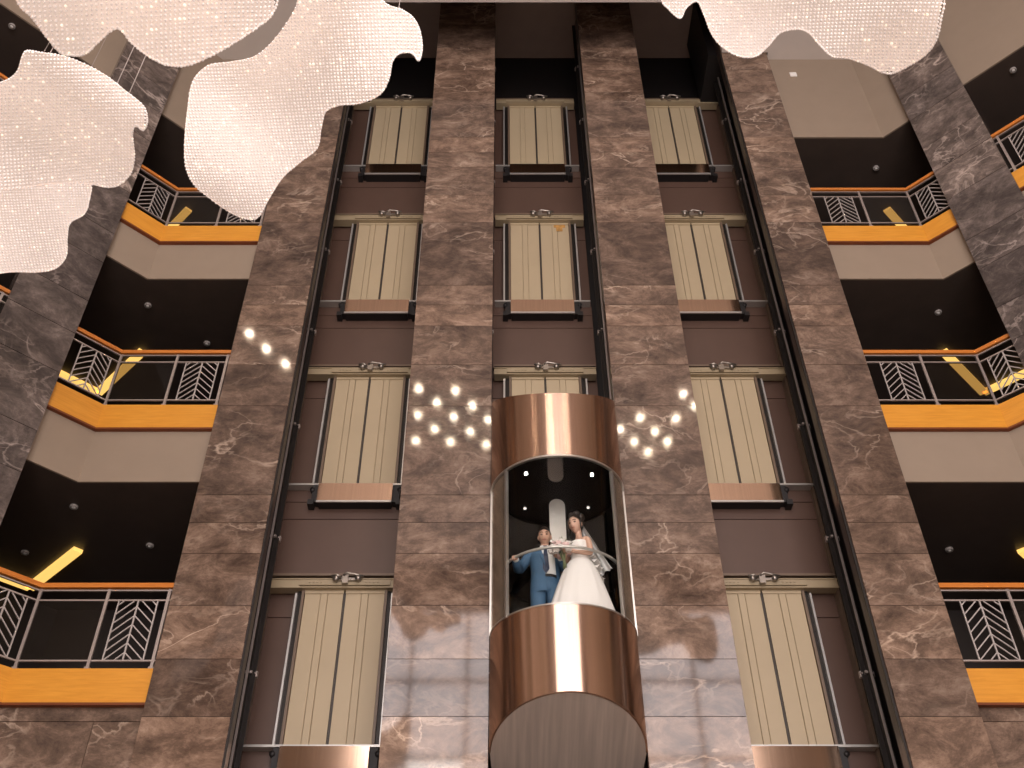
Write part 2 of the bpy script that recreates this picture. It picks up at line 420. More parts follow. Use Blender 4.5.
# ------------------------------------------------------------------ wing walls, slabs, corridors
DEP = 3.3
for sg, side in ((-1, 'left'), (1, 'right')):
    ap = MB()
    for k in range(3):
        top = OB[k + 1] if k < 2 else ZC
        strip(ap, sg, -0.03, 0.0, TB[k], top + 0.02)
    struct('wall_%s_apron' % side, ap, M['taupe'], 'taupe painted bands between the %s balconies' % side, 'wall')
    sl = MB()
    for k in range(3):
        z1 = OT[k + 1] - 0.04 if k < 2 else ZC
        strip(sl, sg, -DEP, -0.029, TB[k] + 0.004, z1)
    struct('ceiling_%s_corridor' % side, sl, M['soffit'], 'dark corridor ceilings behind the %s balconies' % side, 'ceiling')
    fl = MB()
    for k in range(3):
        strip(fl, sg, -DEP, -0.0, OT[k] - 0.035, OT[k] - 0.01)
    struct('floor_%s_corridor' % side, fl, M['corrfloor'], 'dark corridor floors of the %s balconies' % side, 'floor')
    bw = MB(); strip(bw, sg, -DEP - 0.2, -DEP, 0, ZT)
    p0, p1 = seg2(sg, 5.0, 0.0), seg2(sg, 5.0, -DEP - 0.2)
    q0, q1 = seg2(sg, 5.15, 0.0), seg2(sg, 5.15, -DEP - 0.2)
    bw.prism([p0, p1, q1, q0], 0, ZT)
    bw.box(min(sg * 3.86, sg * 4.02), max(sg * 3.86, sg * 4.02), FP + 0.26, 13.8, 0, ZT)
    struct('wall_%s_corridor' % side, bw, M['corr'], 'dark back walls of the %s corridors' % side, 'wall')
    gm = MB(); gm2 = MB()
    for x0, x1 in ((4.0, 4.9), (4.906, None)):
        if x1: gm.box(min(sg * x0, sg * x1), max(sg * x0, sg * x1), FB, FB + 0.2, 0.0, 5.76)
        else:
            gm.prism([(sg * x0, FB), path(sg, 0), seg2(sg, 0.9, 0), seg2(sg, 0.9, -0.2), path(sg, -0.2), (sg * x0, FB + 0.2)], 0.0, 5.76)
    gm.prism([seg2(sg, 0.906, 0), seg2(sg, 5, 0), seg2(sg, 5, -0.2), seg2(sg, 0.906, -0.2)], 0, 5.76)
    strip(gm, sg, -0.2, -0.012, 5.772, OB[0] + 0.02)
    struct('wall_%s_base' % side, gm, M['marble'], 'marble wall below the lowest %s balcony' % side, 'wall')
    sw = MB(); xs = sorted((sg * (XC[sg] + 5 * H2), sg * (XC[sg] + 5 * H2 + 0.2)))
    sw.box(xs[0], xs[1], -9.2, FB - 5 * H2, 0, ZC)
    struct('wall_%s' % side, sw, M['taupe'], 'plain %s side wall of the atrium' % side, 'wall')

# ------------------------------------------------------------------ ceilings and floor
c = MB()
c.box(-14, 14, -9.2, 8.99, ZC, ZC + 0.3)
c.box(-14, -3.46, 8.99, 9.985, ZC, ZC + 0.3); c.box(3.46, 14, 8.99, 9.985, ZC, ZC + 0.3)
c.box(-14, -4.40, 9.985, 14, ZC, ZC + 0.3); c.box(4.33, 14, 9.985, 14, ZC, ZC + 0.3)
struct('ceiling', c, M['ceil'], 'pale grey atrium ceiling at the top edge', 'ceiling')
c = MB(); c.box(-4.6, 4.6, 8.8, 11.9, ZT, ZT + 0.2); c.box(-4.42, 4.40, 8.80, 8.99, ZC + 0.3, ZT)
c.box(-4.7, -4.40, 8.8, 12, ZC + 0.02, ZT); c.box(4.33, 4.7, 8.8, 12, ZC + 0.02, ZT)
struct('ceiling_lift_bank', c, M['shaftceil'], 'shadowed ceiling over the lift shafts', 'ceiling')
struct('floor', MB().box(-14, 14, -9.2, 14, -0.2, 0), M['floor'], 'polished lobby floor', 'floor')

# ------------------------------------------------------------------ lift shafts
sb = MB(); sb.box(-3.95, 3.95, 11.62, 11.8, 0, ZT)
for x0, x1 in ((-1.5, -0.93), (0.93, 1.5)):
    sb.box(x0, x1, FP + 0.26, 11.62, 0, ZT)
for x in (-3.86, 3.82): sb.box(x, x + 0.04, FP + 0.26, 11.62, 0, ZT)
for sgx in (-1, 1):   # hoist beam housings in the dark corners of the outer shafts
    a, b = sorted((sgx * 3.30, sgx * 3.82)); sb.box(a, b, FP + 0.25, 11.3, 18.9, ZT - 0.02)
struct('wall_shaft', sb, M['black'], 'black recesses of the lift shafts', 'wall')

def shaft_panels(name, cx, x0, x1, label):
    m = MB()
    for k in range(-1, 4):
        s = (SILL[k] if k >= 0 else SILL[0] - 3.64); sn = s - 3.63; g = 0.006
        last = (k == 3)
        m.box(x0, x1, FD + 0.02, FD + 0.22, s - 0.22 + g, s - g)
        m.box(x0, x1, FD + 0.02, FD + 0.22, s - 0.5 + g, s - 0.22 - g)
        if k > -1: m.box(x0, x1, FD + 0.02, FD + 0.22, sn + 2.27, s - 0.5 - g)
        if last: continue
        for a, b in ((x0, cx - 0.62), (cx + 0.62, x1)):
            if b - a > 0.08:
                m.box(a, b, FD + 0.08, FD + 0.22, s, s + 1.70 - g)
                m.box(a, b, FD + 0.08, FD + 0.22, s + 1.70 + g, s + 2.26)
    if cx == 0: m.box(x0, x1, FD + 0.05, FD + 0.22, SILL[0], SILL[0] + 2.26)
    s = SILL[3]
    for a, b in ((x0, cx - 0.62), (cx + 0.62, x1)):
        if b - a > 0.08: m.box(a, b, FD + 0.08, FD + 0.22, s, s + 2.1)
    o = struct(name, m, M['brown'], label, 'wall')
    return o
shaft_panels('wall_shaft_left', -2.66, -3.63, -1.55, 'brown panelled back wall of the left lift shaft')
shaft_panels('wall_shaft_middle', 0.0, -0.80, 0.80, 'brown panelled back wall of the middle lift shaft')
shaft_panels('wall_shaft_right', 2.66, 1.55, 3.63, 'brown panelled back wall of the right lift shaft')

# landing doors: local origin at the middle of the sill, y towards the wall
def make_door(half, rodspan):
    root = empty('elevator_door', (0, 0, 0), 'x', 'elevator door', 'landing doors of the lift shafts')
    m = MB(); m.box(-half, half, -0.10, 0.04, 2.02, 2.155)
    m.box(-half, half, -0.115, -0.10, 2.02, 2.035); m.box(-half, half, -0.115, -0.10, 2.14, 2.155)
    m.box(-0.58, 0.58, -0.13, -0.10, 2.05, 2.125)
    for i in (-1, 1):
        for q in range(4):
            m.box(i * 0.36 + q * 0.05 - 0.1, i * 0.36 + q * 0.05 - 0.075, -0.138, -0.13, 2.08, 2.1)
    obj('header', m, M['header'], root)
    obj('header_trim', MB().box(-half, half, -0.08, 0.04, 2.215, 2.25), M['header_dark'], root)
    # lock gear
    lk = MB()
    lk.box(-0.15, 0.20, -0.165, -0.135, 2.10, 2.135); lk.box(-0.03, 0.045, -0.19, -0.14, 2.05, 2.17)
    lk.tube([(-0.11, -0.20, 2.125), (-0.11, -0.13, 2.125)], 0.045, 12); lk.tube([(0.17, -0.20, 2.125), (0.17, -0.13, 2.125)], 0.04, 12)
    lk.tube([(-0.02, -0.19, 2.15), (0.03, -0.2, 2.185), (0.12, -0.2, 2.165), (0.24, -0.19, 2.14)], 0.016, 8)
    lk.tube([(-0.04, -0.19, 2.12), (-0.1, -0.2, 2.16), (-0.17, -0.19, 2.145)], 0.014, 8)
    obj('door_lock', lk, M['lockmetal'], root)
    for i in (-1, 1):
        a, b = (0.012, 0.508) if i > 0 else (-0.508, -0.012)
        d = MB(); mid = (a + b) / 2; e = 0.003
        w0 = mid - 0.045; w1 = mid + 0.045
        for x0, x1, y in ((a, w0 - e, -0.03), (w0 + e, w1 - e, -0.036), (w1 + e, b, -0.03)):
            d.bbox(x0, x1, y, 0.0, 0.025, 2.0, 0.004)
        d.box(a + 0.01, b - 0.01, -0.012, 0.01, 0.025, 2.0)
        d.box(a, b, -0.045, -0.03, 1.975, 2.03)
        p = obj('door_panel', d, M['door'], root)
        gp = MB().box(a - 0.0, a + 0.004, -0.045, -0.031, 0.03, 1.99) if i > 0 else MB().box(b - 0.004, b, -0.045, -0.031, 0.03, 1.99)
        obj('edge_seal', gp, M['darksteel'], p)
    obj('door_gap', MB().box(-0.017, 0.017, -0.02, 0.0, 0.02, 2.0), M['gap'], root)
    for i in (-1, 1):
        j = MB(); x0, x1 = sorted((i * 0.512, i * 0.545)); j.box(x0, x1, -0.06, 0.05, 0.0, 2.02)
        obj('door_jamb', j, M['header_dark'], root)
        j = MB(); x0, x1 = sorted((i * 0.548, i * 0.60)); j.box(x0, x1, -0.02, 0.06, 0.0, 2.02)
        obj('side_post', j, M['darksteel'], root)
        r = MB().box(i * rodspan - 0.013, i * rodspan + 0.013, -0.07, -0.02, 0.0, 1.97)
        obj('guide_rod', r, M['steel'], root)
    obj('sill_rail', MB().box(-half, half, -0.11, 0.02, -0.022, 0.006), M['steel'], root)
    bx = MB(); bx.box(-0.515, 0.505, -0.16, -0.15, -0.325, -0.03)
    o = obj('sill_apron', bx, M['bronze_flat'], root)
    obj('apron_lip', MB().box(-0.515, 0.505, -0.175, -0.15, -0.345, -0.318), M['steel'], o)
    bb = MB(); bb.box(-0.50, 0.49, -0.15, 0.02, -0.335, -0.03)
    for i in (-1, 1):
        x0, x1 = sorted((i * 0.505, i * 0.60)); bb.box(x0, x1, -0.10, 0.02, -0.30, -0.03)
        x0, x1 = sorted((i * 0.56, i * 0.64)); bb.box(x0, x1, -0.13, 0.02, -0.35, -0.27)
        bb.tube([(i * 0.6, -0.12, -0.1), (i * 0.6, -0.05, -0.1)], 0.035, 10)
    obj('sill_bracket', bb, M['black'], root)
    return root
wide = make_door(0.985, 0.612); slim = make_door(0.775, 0.62)
DL = {
 -2.66: ['beige landing door in the left lift shaft, lowest of the four', 'beige landing door in the left shaft, second from bottom, level with the cabin',
         'beige landing door in the left lift shaft, third from the bottom', 'beige landing door in the left lift shaft, topmost, beside the hanging crystal petal'],
 0.0: [None, 'beige landing door half hidden behind the bronze cap of the glass lift', 'rust-stained beige landing door in the middle shaft, next above the glass lift', 'beige landing door at the top of the middle lift shaft'],
 2.66: ['beige landing door in the right lift shaft, lowest of the four', 'beige landing door in the right shaft, second from bottom, level with the cabin',
        'beige landing door in the right lift shaft, third from the bottom', 'beige landing door in the right lift shaft, topmost of the four'],
}
used = set()
for cx, labels in DL.items():
    src = slim if cx == 0 else wide
    for k, lab in enumerate(labels):
        if lab is None: continue
        o = src if src.name not in used else copy_tree(src)
        used.add(o.name)
        o.location = (cx * S, FD * S, SILL[k] * S); o['label'] = lab
        if cx == 0.0 and k == 2:
            st = MB().box(0.29, 0.40, -0.0375, -0.0365, 1.80, 1.972).box(0.25, 0.45, -0.0376, -0.0366, 1.90, 1.973)
            p = obj('rust_stain', st, mat_simple('rust', (0.42, 0.22, 0.06), 0.7, var=0.4, vscale=9), o)

# guide rails in the outer dark corners and thin edge strips
def guide_rail(x, sgx, label):
    root = empty('guide_rail', (x, 10.8, 0), label, 'guide rail')
    m = MB(); m.box(-0.07, 0.07, 0.03, 0.05, 0.0, ZT - 0.05); m.box(-0.012, 0.012, -0.07, 0.03, 0.0, ZT - 0.05)
    obj('rail', m, M['darksteel'], root)
    obj('rail_edge', MB().box(-0.014, 0.014, -0.08, -0.07, 0, ZT - 0.05), M['steel'] if False else M['post'], root)
    z = 1.1
    while z < ZT - 1.6:
        b = MB(); b.box(-0.085, 0.085, 0.05, 0.10, z, z + 0.07); b.box(-0.04, 0.04, -0.01, 0.05, z + 0.02, z + 0.05)
        b.tube([(-0.065, 0.025, z + 0.035), (-0.065, 0.06, z + 0.035)], 0.011, 8); b.tube([(0.065, 0.025, z + 0.035), (0.065, 0.06, z + 0.035)], 0.011, 8)
        obj('rail_bracket', b, M['post'], root); z += 1.83
    return root
guide_rail(-3.56, -1, 'black steel guide rail with clips in the dark slot by the left pillar')
guide_rail(3.56, 1, 'black steel guide rail with clips in the dark slot by the right pillar')
guide_rail(-0.865, -1, 'thin dark guide rail along the left side of the middle shaft')
guide_rail(0.88, 1, 'thin dark guide rail along the right side of the middle shaft')
for i, x in enumerate((-3.645, 3.645)):
    t = MB().box(x - 0.014, x + 0.014, FD - 0.06, FD + 0.2, 0, ZT)
    struct('trim_%d' % (i + 1), t, M['header_dark'], 'thin bronze edge strip of the %s shaft back wall' % ('left' if i == 0 else 'right'), 'trim')
for i, x in enumerate((-3.44, 3.44)):
    t = MB().box(x - 0.012, x + 0.012, FP + 0.02, FP + 0.05, 0, ZC)
    struct('trim_%d' % (i + 3), t, M['darksteel'], 'thin steel edge on the %s outer pillar' % ('left' if i == 0 else 'right'), 'trim')

# ------------------------------------------------------------------ balconies
def pt(sg, s, d):
    """Point on the balcony line by name: s<0 along the straight run measured from the corner, s>0 along the slanted run."""
    if s <= 0: return Vector((sg * (XC[sg] + s), FB - d, 0)), Vector((sg, 0, 0)), Vector((0, -1, 0))
    x, y = seg2(sg, s, d)
    return Vector((x, y, 0)), Vector((sg * H2, -H2, 0)), Vector((-sg * H2, -H2, 0))
def herring(m, sg, s0, s1, z0, z1):
    """Framed arrow-pattern grille between s0 and s1."""
    sm = (s0 + s1) / 2; d = 0.02
    def P(s, z): p, _, _ = pt(sg, s, d); return Vector((p.x, p.y, z))
    nrm = pt(sg, sm, d)[2]
    for s in (s0, s1): m.bar(P(s, z0), P(s, z1), 0.016, 0.016, nrm)
    m.bar(P(sm, z0), P(sm, z1), 0.018, 0.016, nrm)
    dz = (z1 - z0) / 6.5; w = (s1 - s0) / 2; rise = w * 0.95
    k = -4
    while k < 9:
        zt = z0 + k * dz + rise      # height at the spine
        for e in (s0, s1):
            za, zb = zt, zt - rise
            fa, fb = 0.0, 1.0
            if zb < z0: fb = (za - z0) / (za - zb) if za > z0 else -1
            if za > z1: fa = (za - z1) / (za - zb)
            if fb - fa > 0.05:
                pa = P(sm + (e - sm) * fa, za + (zb - za) * fa); pb = P(sm + (e - sm) * fb, za + (zb - za) * fb)
                m.bar(pa, pb, 0.013, 0.013, nrm)
        k += 1
def post(sg, s, k, root, org):
    p, t, n = pt(sg, s, 0.02); m = MB()
    z0, z1 = OT[k] - 0.02, RL[k] - 0.075
    m.obox((p.x, p.y, (z0 + z1) / 2), t, n, (0, 0, 1), 0.017, 0.013, (z1 - z0) / 2)
    m.obox((p.x, p.y, z0 + 0.035), t, n, (0, 0, 1), 0.030, 0.022, 0.010)
    obj('post', m, M['post'], root, org)
def pane(sg, s0, s1, k, root, org):
    m = MB(); a, t, n = pt(sg, s0, 0.02); b, _, _ = pt(sg, s1, 0.02)
    m.bar((a.x, a.y, (OT[k] + 0.10 + RL[k] - 0.225) / 2), (b.x, b.y, (OT[k] + 0.10 + RL[k] - 0.225) / 2), (RL[k] - 0.225 - OT[k] - 0.10), 0.010, n)
    obj('glass_pane', m, M['rglass'], root, org)
def balcony(sg, k, inner, label):
    if inner:
        org = (sg * XC[sg], FB, OT[k]); kw = dict(x0=4.0, t1=WPT[sg][0] + 0.45)
    else:
        org = (*seg2(sg, WPT[sg][0] + 0.5, 0), OT[k]); kw = dict(t0=WPT[sg][0] + 0.5, t1=5.0)
    root = empty('balcony', org, label, 'balcony', 'orange-fronted balconies')
    m = MB(); strip(m, sg, -0.03, 0.05, OB[k] + 0.022, OT[k], **kw); obj('wood_fascia', m, M['orange'], root, org)
    m = MB(); strip(m, sg, -0.02, 0.06, OB[k] - 0.005, OB[k] + 0.022, **kw); obj('fascia_shadow_edge', m, M['shadow_wood'], root, org)  # dark red strip, paints the shadow line along the fascia's bottom edge
    m = MB(); strip(m, sg, -0.02, 0.055, RL[k] - 0.065, RL[k] - 0.02, **kw); strip(m, sg, -0.008, 0.043, RL[k] - 0.02, RL[k] + 0.0, **kw)
    obj('handrail', m, M['rail'], root, org)
    m = MB()
    for z in (RL[k] - 0.10, RL[k] - 0.225, OT[k] + 0.09):
        strip(m, sg, 0.008, 0.032, z, z + 0.018, **kw)
    obj('steel_rail', m, M['post'], root, org)
    if inner:
        for s in (-1.49 if sg < 0 else -1.66, -0.80, -0.02, WPT[sg][0] + 0.04): post(sg, s, k, root, org)
        bays = [(-1.50, -0.80, 'h'), (-0.80, -0.02, 'g'), (0.02, WPT[sg][0] + 0.1, 'h')]
    else:
        t = WPT[sg][1] + 0.06; bays = []
        for i in range(4):
            post(sg, t + 0.78 * i, k, root, org); bays.append((t + 0.78 * i, t + 0.78 * i + 0.78, 'h' if i % 2 == 0 else 'g'))
        post(sg, t + 0.78 * 4, k, root, org)
    for a, b, ty in bays:
        if ty == 'g': pane(sg, a, b, k, root, org)
        else:
            m = MB(); w = b - a
            if b <= 0 or not inner: s0, s1 = a + w * 0.17, b - w * 0.20
            else: s0, s1 = a + 0.10, a + 0.52
            herring(m, sg, s0, s1, OT[k] + 0.10, RL[k] - 0.225)
            obj('herringbone_panel', m, M['chev'], root, org)
lv = ['lowest', 'middle', 'topmost']
for sg, side in ((-1, 'left'), (1, 'right')):
    other = 'left' if sg < 0 else 'right'
    for k in range(3):
        balcony(sg, k, True, 'orange-fronted corner balcony with herringbone railing on the %s, %s of its three' % (side, lv[k]))
balcony(-1, 2, False, 'sliver of orange-railed balcony beyond the left slanting pillar, upper one')
balcony(-1, 1, False, 'sliver of orange-railed balcony beyond the left slanting pillar, lower one')
balcony(1, 2, False, 'orange-fronted balcony beyond the right slanting pillar in the top corner')

# corridor ceiling coves (lit strips) and downlights
n = 0
for sg, side in ((-1, 'left'), (1, 'right')):
    for k in range(3):
        z = TB[k]
        a = (6.42, 11.69); v = (7.44, 12.71); e = (8.3, 11.85)
        root = empty('ceiling_cove', (sg * 7.44, 12.71, z), 'angled warm yellow cove light in the %s corridor ceiling, %s level' % (side, lv[k]), 'cove light', 'corridor cove lights')
        w = 0.135
        for nm, (p, q) in (('long_strip', (a, v)), ('short_strip', (v, e))):
            d = Vector((q[0] - p[0], q[1] - p[1])).normalized(); nn = Vector((-d.y, d.x)) * w / 2
            poly = [(sg * (p[0] + nn.x), p[1] + nn.y), (sg * (q[0] + nn.x), q[1] + nn.y), (sg * (q[0] - nn.x), q[1] - nn.y), (sg * (p[0] - nn.x), p[1] - nn.y)]
            obj(nm, MB().prism(poly, z - 0.05, z + 0.006), M['cove'], root, (sg * 7.44, 12.71, z))
SP = [(-5.423, 11.602, 0, 'by the cove above the lowest left balcony'), (-7.18, 11.78, 0, 'left of the cove strip above the lowest left balcony'), (-6.15, 10.67, 0, 'near the front edge above the lowest left balcony'),
      (-6.066, 10.677, 1, 'near the front edge above the middle left balcony'), (-5.354, 11.521, 1, 'deep in the corridor above the middle left balcony'), (-8.33, 8.07, 2, 'in the top left corner beyond the slanting pillar'),
      (5.966, 10.777, 2, 'above the topmost right balcony'), (6.059, 10.828, 1, 'above the middle right balcony'), (5.438, 11.704, 0, 'above the lowest right balcony'), (7.644, 8.837, 2, 'in the top right corner beyond the slanting pillar')]
for x, y, k, where in SP:
    z = TB[k]
    root = empty('corridor_downlight', (x, y, z), 'small round downlight ' + where, 'ceiling light', 'unlit corridor downlights')
    m = MB(); ring = lambda r, zz: [(r * math.cos(2 * PI * i / 18), r * math.sin(2 * PI * i / 18), zz) for i in range(18)]
    m.loft([ring(0.052, 0.006), ring(0.054, -0.014), ring(0.046, -0.032), ring(0.035, -0.028)], caps=False)
    m.disc((0, 0, -0.02), 0.036, 18, -0.01)
    obj('trim_ring', m, M['puck'], root)
    obj('lens', MB().ball((0, 0, -0.022), 0.026, 0.026, 0.012), M['white'], root)
# white sensor plate on the top taupe band
root = empty('vent_plate', (4.73, FB, 18.02), 'small white square plate on the taupe wall under the right crystal petal', 'vent plate')
m = MB(); m.box(-0.06, 0.06, -0.02, 0.0, -0.06, 0.06); obj('plate', m, M['white'], root)
m = MB()
for i in range(4): m.box(-0.045, 0.045, -0.026, -0.02, -0.045 + i * 0.026, -0.034 + i * 0.026)
obj('louvre', m, M['white'], root)

# ceiling downlights of the atrium (mirrored in the marble)
DOTS = [(-6.53, 1.9), (-6.15, 1.34), (-6.85, 2.44), (-2.83, 0.38), (-1.88, 0.3), (-2.39, -0.19), (-1.45, -0.31), (-2.92, -0.71), (-1.97, -0.78), (-1.04, -0.91), (-2.51, -1.3), (-1.54, -1.41), (-3.06, -1.83), (-2.1, -1.87), (-1.11, -2.01),
        (4.08, 0.18), (3.06, -0.82), (4.02, -0.84), (4.45, -0.31), (3.52, -1.41), (2.58, -1.34), (3.0, -1.87), (3.92, -1.87), (3.43, -2.33)]
first = None
for x, y in DOTS:
    if first is None:
        first = empty('ceiling_downlight', (x, y, ZC), 'round warm downlight in the atrium ceiling', 'ceiling light', 'atrium ceiling downlights')
        m = MB(); m.loft([ring(0.13, 0.004), ring(0.13, -0.015), ring(0.10, -0.02), ring(0.098, -0.005)], caps=False); obj('trim_ring', m, M['white'], first)
        obj('lamp', MB().disc((0, 0, -0.012), 0.062, 18, 0.0), M['lamp'], first)
    else:
        o = copy_tree(first); o.location = (x * S, y * S, ZC * S)

# ------------------------------------------------------------------ facade behind the camera
FW = -9.0
WX0, WX1, WZ0, WZ1 = -5.25, 7.0, 0.6, 17.2
w = MB(); w.box(-9.6, WX0, FW - 0.2, FW, 0, ZC); w.box(WX1, 9.6, FW - 0.2, FW, 0, ZC); w.box(WX0, WX1, FW - 0.2, FW, 0, WZ0); w.box(WX0, WX1, FW - 0.2, FW, WZ1, ZC)
struct('wall_back', w, M['taupe'], 'wall around the tall lobby window', 'wall')
nx, nz = 7, 7
gx = [WX0 + (WX1 - WX0) * i / nx for i in range(nx + 1)]; gz = [WZ0 + (WZ1 - WZ0) * i / nz for i in range(nz + 1)]
wf = MB()
for x in gx: wf.box(x - 0.05, x + 0.05, FW - 0.18, FW - 0.02, WZ0, WZ1)
for z in gz: wf.box(WX0, WX1, FW - 0.17, FW - 0.03, z - 0.05, z + 0.05)
win = struct('window_1', wf, M['mullion'], 'tall gridded lobby window', 'window')
for i in range(nx):
    for j in range(nz):
        clear = (i == 1 and j in (3, 4))
        g = MB().box(gx[i] + 0.05, gx[i + 1] - 0.05, FW - 0.11, FW - 0.09, gz[j] + 0.05, gz[j + 1] - 0.05)
        obj('pane', g, M['wclear'] if clear else M['wglass'], win)
pl = bpy.data.lights.new('window_portal', 'AREA'); pl.shape = 'RECTANGLE'; pl.size = (WX1 - WX0) * S; pl.size_y = (WZ1 - WZ0) * S
pl.cycles.is_portal = True
po = bpy.data.objects.new('window_portal', pl); COL.objects.link(po)
po.location = ((WX0 + WX1) / 2 * S, (FW - 0.25) * S, (WZ0 + WZ1) / 2 * S); po.rotation_euler = (R(90), 0, 0)
wd = bpy.data.worlds.new('sky'); sc.world = wd; wd.use_nodes = True
bg = wd.node_tree.nodes['Background']; bg.inputs[0].default_value = (1.0, 0.92, 0.83, 1); bg.inputs[1].default_value = 12.0

# ------------------------------------------------------------------ glass lift cabin
CBX, CBF, CBR = 0.015, 10.0, 0.80
M['cabside'] = mat_simple('cabin_side_panel', (0.36, 0.33, 0.27), 0.25, 0.85, var=0.12)
cab = empty('glass_elevator', (CBX, CBF, 6.0), 'bronze and glass panoramic lift cabin carrying a wedding couple', 'elevator cabin')
CO = (CBX, CBF, 6.0)
def cyl(a, r=CBR): return CBX + r * math.sin(a), CBF - r * math.cos(a)
A0 = R(87.5)
ARC = [-A0 + 2 * A0 * i / 72 for i in range(73)]
def zbot(y): return 5.685 - 0.40 * (y - 9.2)
def ztop(y): return 9.475 + 0.62 * (y - 9.2)
def band(z0f, z1f, t=0.02):
    m = MB(); o = []; 
    for a in ARC:
        x, y = cyl(a); xi, yi = cyl(a, CBR - t)
        o.append([(x, y, z0f(y)), (x, y, z1f(y)), (xi, yi, z1f(yi)), (xi, yi, z0f(yi))])
    n = len(o); v = [p for r in o for p in r]; f = []
    for i in range(n - 1):
        for k in range(4):
            f.append((i * 4 + k, (i + 1) * 4 + k, (i + 1) * 4 + (k + 1) % 4, i * 4 + (k + 1) % 4))
    f += [(0, 1, 2, 3), ((n - 1) * 4 + 3, (n - 1) * 4 + 2, (n - 1) * 4 + 1, (n - 1) * 4)]
    m.add(v, f, True); return m
def flat_edges(o):
    o.data.set_sharp_from_angle(angle=R(40))
    return o
flat_edges(obj('lower_band', band(zbot, lambda y: 6.63), M['bronze'], cab, CO))
flat_edges(obj('upper_band', band(lambda y: 8.535, ztop), M['bronze'], cab, CO))
def plate(zf, t, r, yb=None):
    m = MB(); pts = [cyl(a, r) for a in ARC]
    if yb: pts = pts + [(CBX + 0.72, yb), (CBX - 0.72, yb)]
    n = len(pts); v = [(x, y, zf(y)) for x, y in pts] + [(x, y, zf(y) + t) for x, y in pts]
    m.add(v, [tuple(range(n)), tuple(range(n, 2 * n))[::-1]] + [(i, (i + 1) % n, n + (i + 1) % n, n + i) for i in range(n)])
    return m
obj('underside', plate(lambda y: zbot(y) + 0.004, 0.03, CBR - 0.012, 10.9), M['under'], cab, CO, fix=True)
obj('roof', plate(lambda y: ztop(y) - 0.04, 0.03, CBR - 0.022, 10.9), M['black'], cab, CO, fix=True)
obj('cabin_floor', plate(lambda y: 6.30, 0.04, CBR - 0.022, 9.93), M['darksteel'], cab, CO, fix=True)
ce = obj('cabin_ceiling', plate(lambda y: 8.545, 0.03, CBR - 0.022, 9.99), M['cabceil'], cab, CO, fix=True)
for x, y in ((-0.368, 9.574), (0.413, 9.594)):
    obj('ceiling_spot', MB().disc((x, y, 8.532), 0.017, 14, 8.546), M['spot'], ce, CO)
def arcstrip(a0, a1, r0, r1, z0, z1, n=48):
    m = MB(); A = [a0 + (a1 - a0) * i / n for i in range(n + 1)]
    rings = []
    for a in A:
        x0, y0 = cyl(a, r0); x1, y1 = cyl(a, r1)
        rings.append([(x0, y0, z0), (x0, y0, z1), (x1, y1, z1), (x1, y1, z0)])
    m.loft(rings); return m
PA = R(51)
for nm, a0, a1, mt in (('glass_pane', -PA + 0.02, PA - 0.02, 'cglass'), ('side_panel', -A0, -PA - 0.02, 'cabside'), ('side_panel', PA + 0.02, A0, 'cabside')):
    flat_edges(obj(nm, arcstrip(a0, a1, CBR - 0.008, CBR - 0.016, 6.60, 8.56), M[mt], cab, CO, fix=True))
flat_edges(obj('upper_rim', arcstrip(-A0, A0, CBR + 0.012, CBR - 0.02, 8.515, 8.540), M['frame'], cab, CO))
flat_edges(obj('lower_rim', arcstrip(-A0, A0, CBR + 0.006, CBR - 0.02, 6.622, 6.638), M['frame'], cab, CO))
for s in (-1, 1):
    m = MB(); x, y = cyl(s * PA, CBR - 0.008); t = Vector((math.cos(s * PA), math.sin(s * PA), 0)); nn = Vector((math.sin(s * PA), -math.cos(s * PA), 0))
    m.obox((x, y, 7.58), t, nn, (0, 0, 1), 0.013, 0.02, 0.96); obj('glass_post', m, M['frame'], cab, CO)
    m = MB(); x, y = cyl(s * R(84), CBR - 0.012); t = Vector((math.cos(s * R(84)), math.sin(s * R(84)), 0)); nn = Vector((math.sin(s * R(84)), -math.cos(s * R(84)), 0))
    m.obox((x, y, 7.58), t, nn, (0, 0, 1), 0.016, 0.022, 0.96); obj('side_frame', m, M['frame'], cab, CO)
    m = MB(); x0, x1 = sorted((CBX + s * 0.66, CBX + s * 0.755)); m.bbox(x0, x1, 9.84, 9.95, 6.42, 8.54, 0.012); obj('corner_jamb', m, M['header'], cab, CO)
obj('back_mirror', MB().box(CBX - 0.66, CBX + 0.66, 9.94, 9.97, 6.42, 8.545), M['mirror'], cab, CO)
m = MB(); zt = 8.40
prof = [(-0.105, 6.45), (0.085, 6.45), (0.085, zt - 0.08)] + [(-0.01 + 0.095 * math.cos(a), zt - 0.08 + 0.10 * math.sin(a)) for a in [PI * i / 12 for i in range(1, 12)]] + [(-0.105, zt - 0.08)]
n_ = len(prof); m.add([(CBX + a, 9.925, b) for a, b in prof] + [(CBX + a, 9.939, b) for a, b in prof], [tuple(range(n_)), tuple(range(n_, 2 * n_))[::-1]] + [(i, (i + 1) % n_, n_ + (i + 1) % n_, n_ + i) for i in range(n_)])
obj('steel_panel', m, M['cabsteel'], cab, CO, fix=True)
RA = R(62); RZ = 7.36; RR = 0.715
hr = MB(); hr.tube([(*cyl(-RA + 2 * RA * i / 40, RR), RZ) for i in range(41)], 0.017, 10)
hro = obj('handrail', hr, M['steel'], cab, CO)
for a in (-RA + 0.03, RA - 0.03):
    x, y = cyl(a, RR); obj('rail_support', MB().tube([(x, y, 6.41), (x, y, RZ)], 0.013, 8), M['steel'], hro, CO)
bk = MB(); bk.box(CBX - 0.74, CBX + 0.74, 9.975, 11.0, 6.05, 9.3)
obj('rear_casing', bk, M['black'], cab, CO)
m = MB()
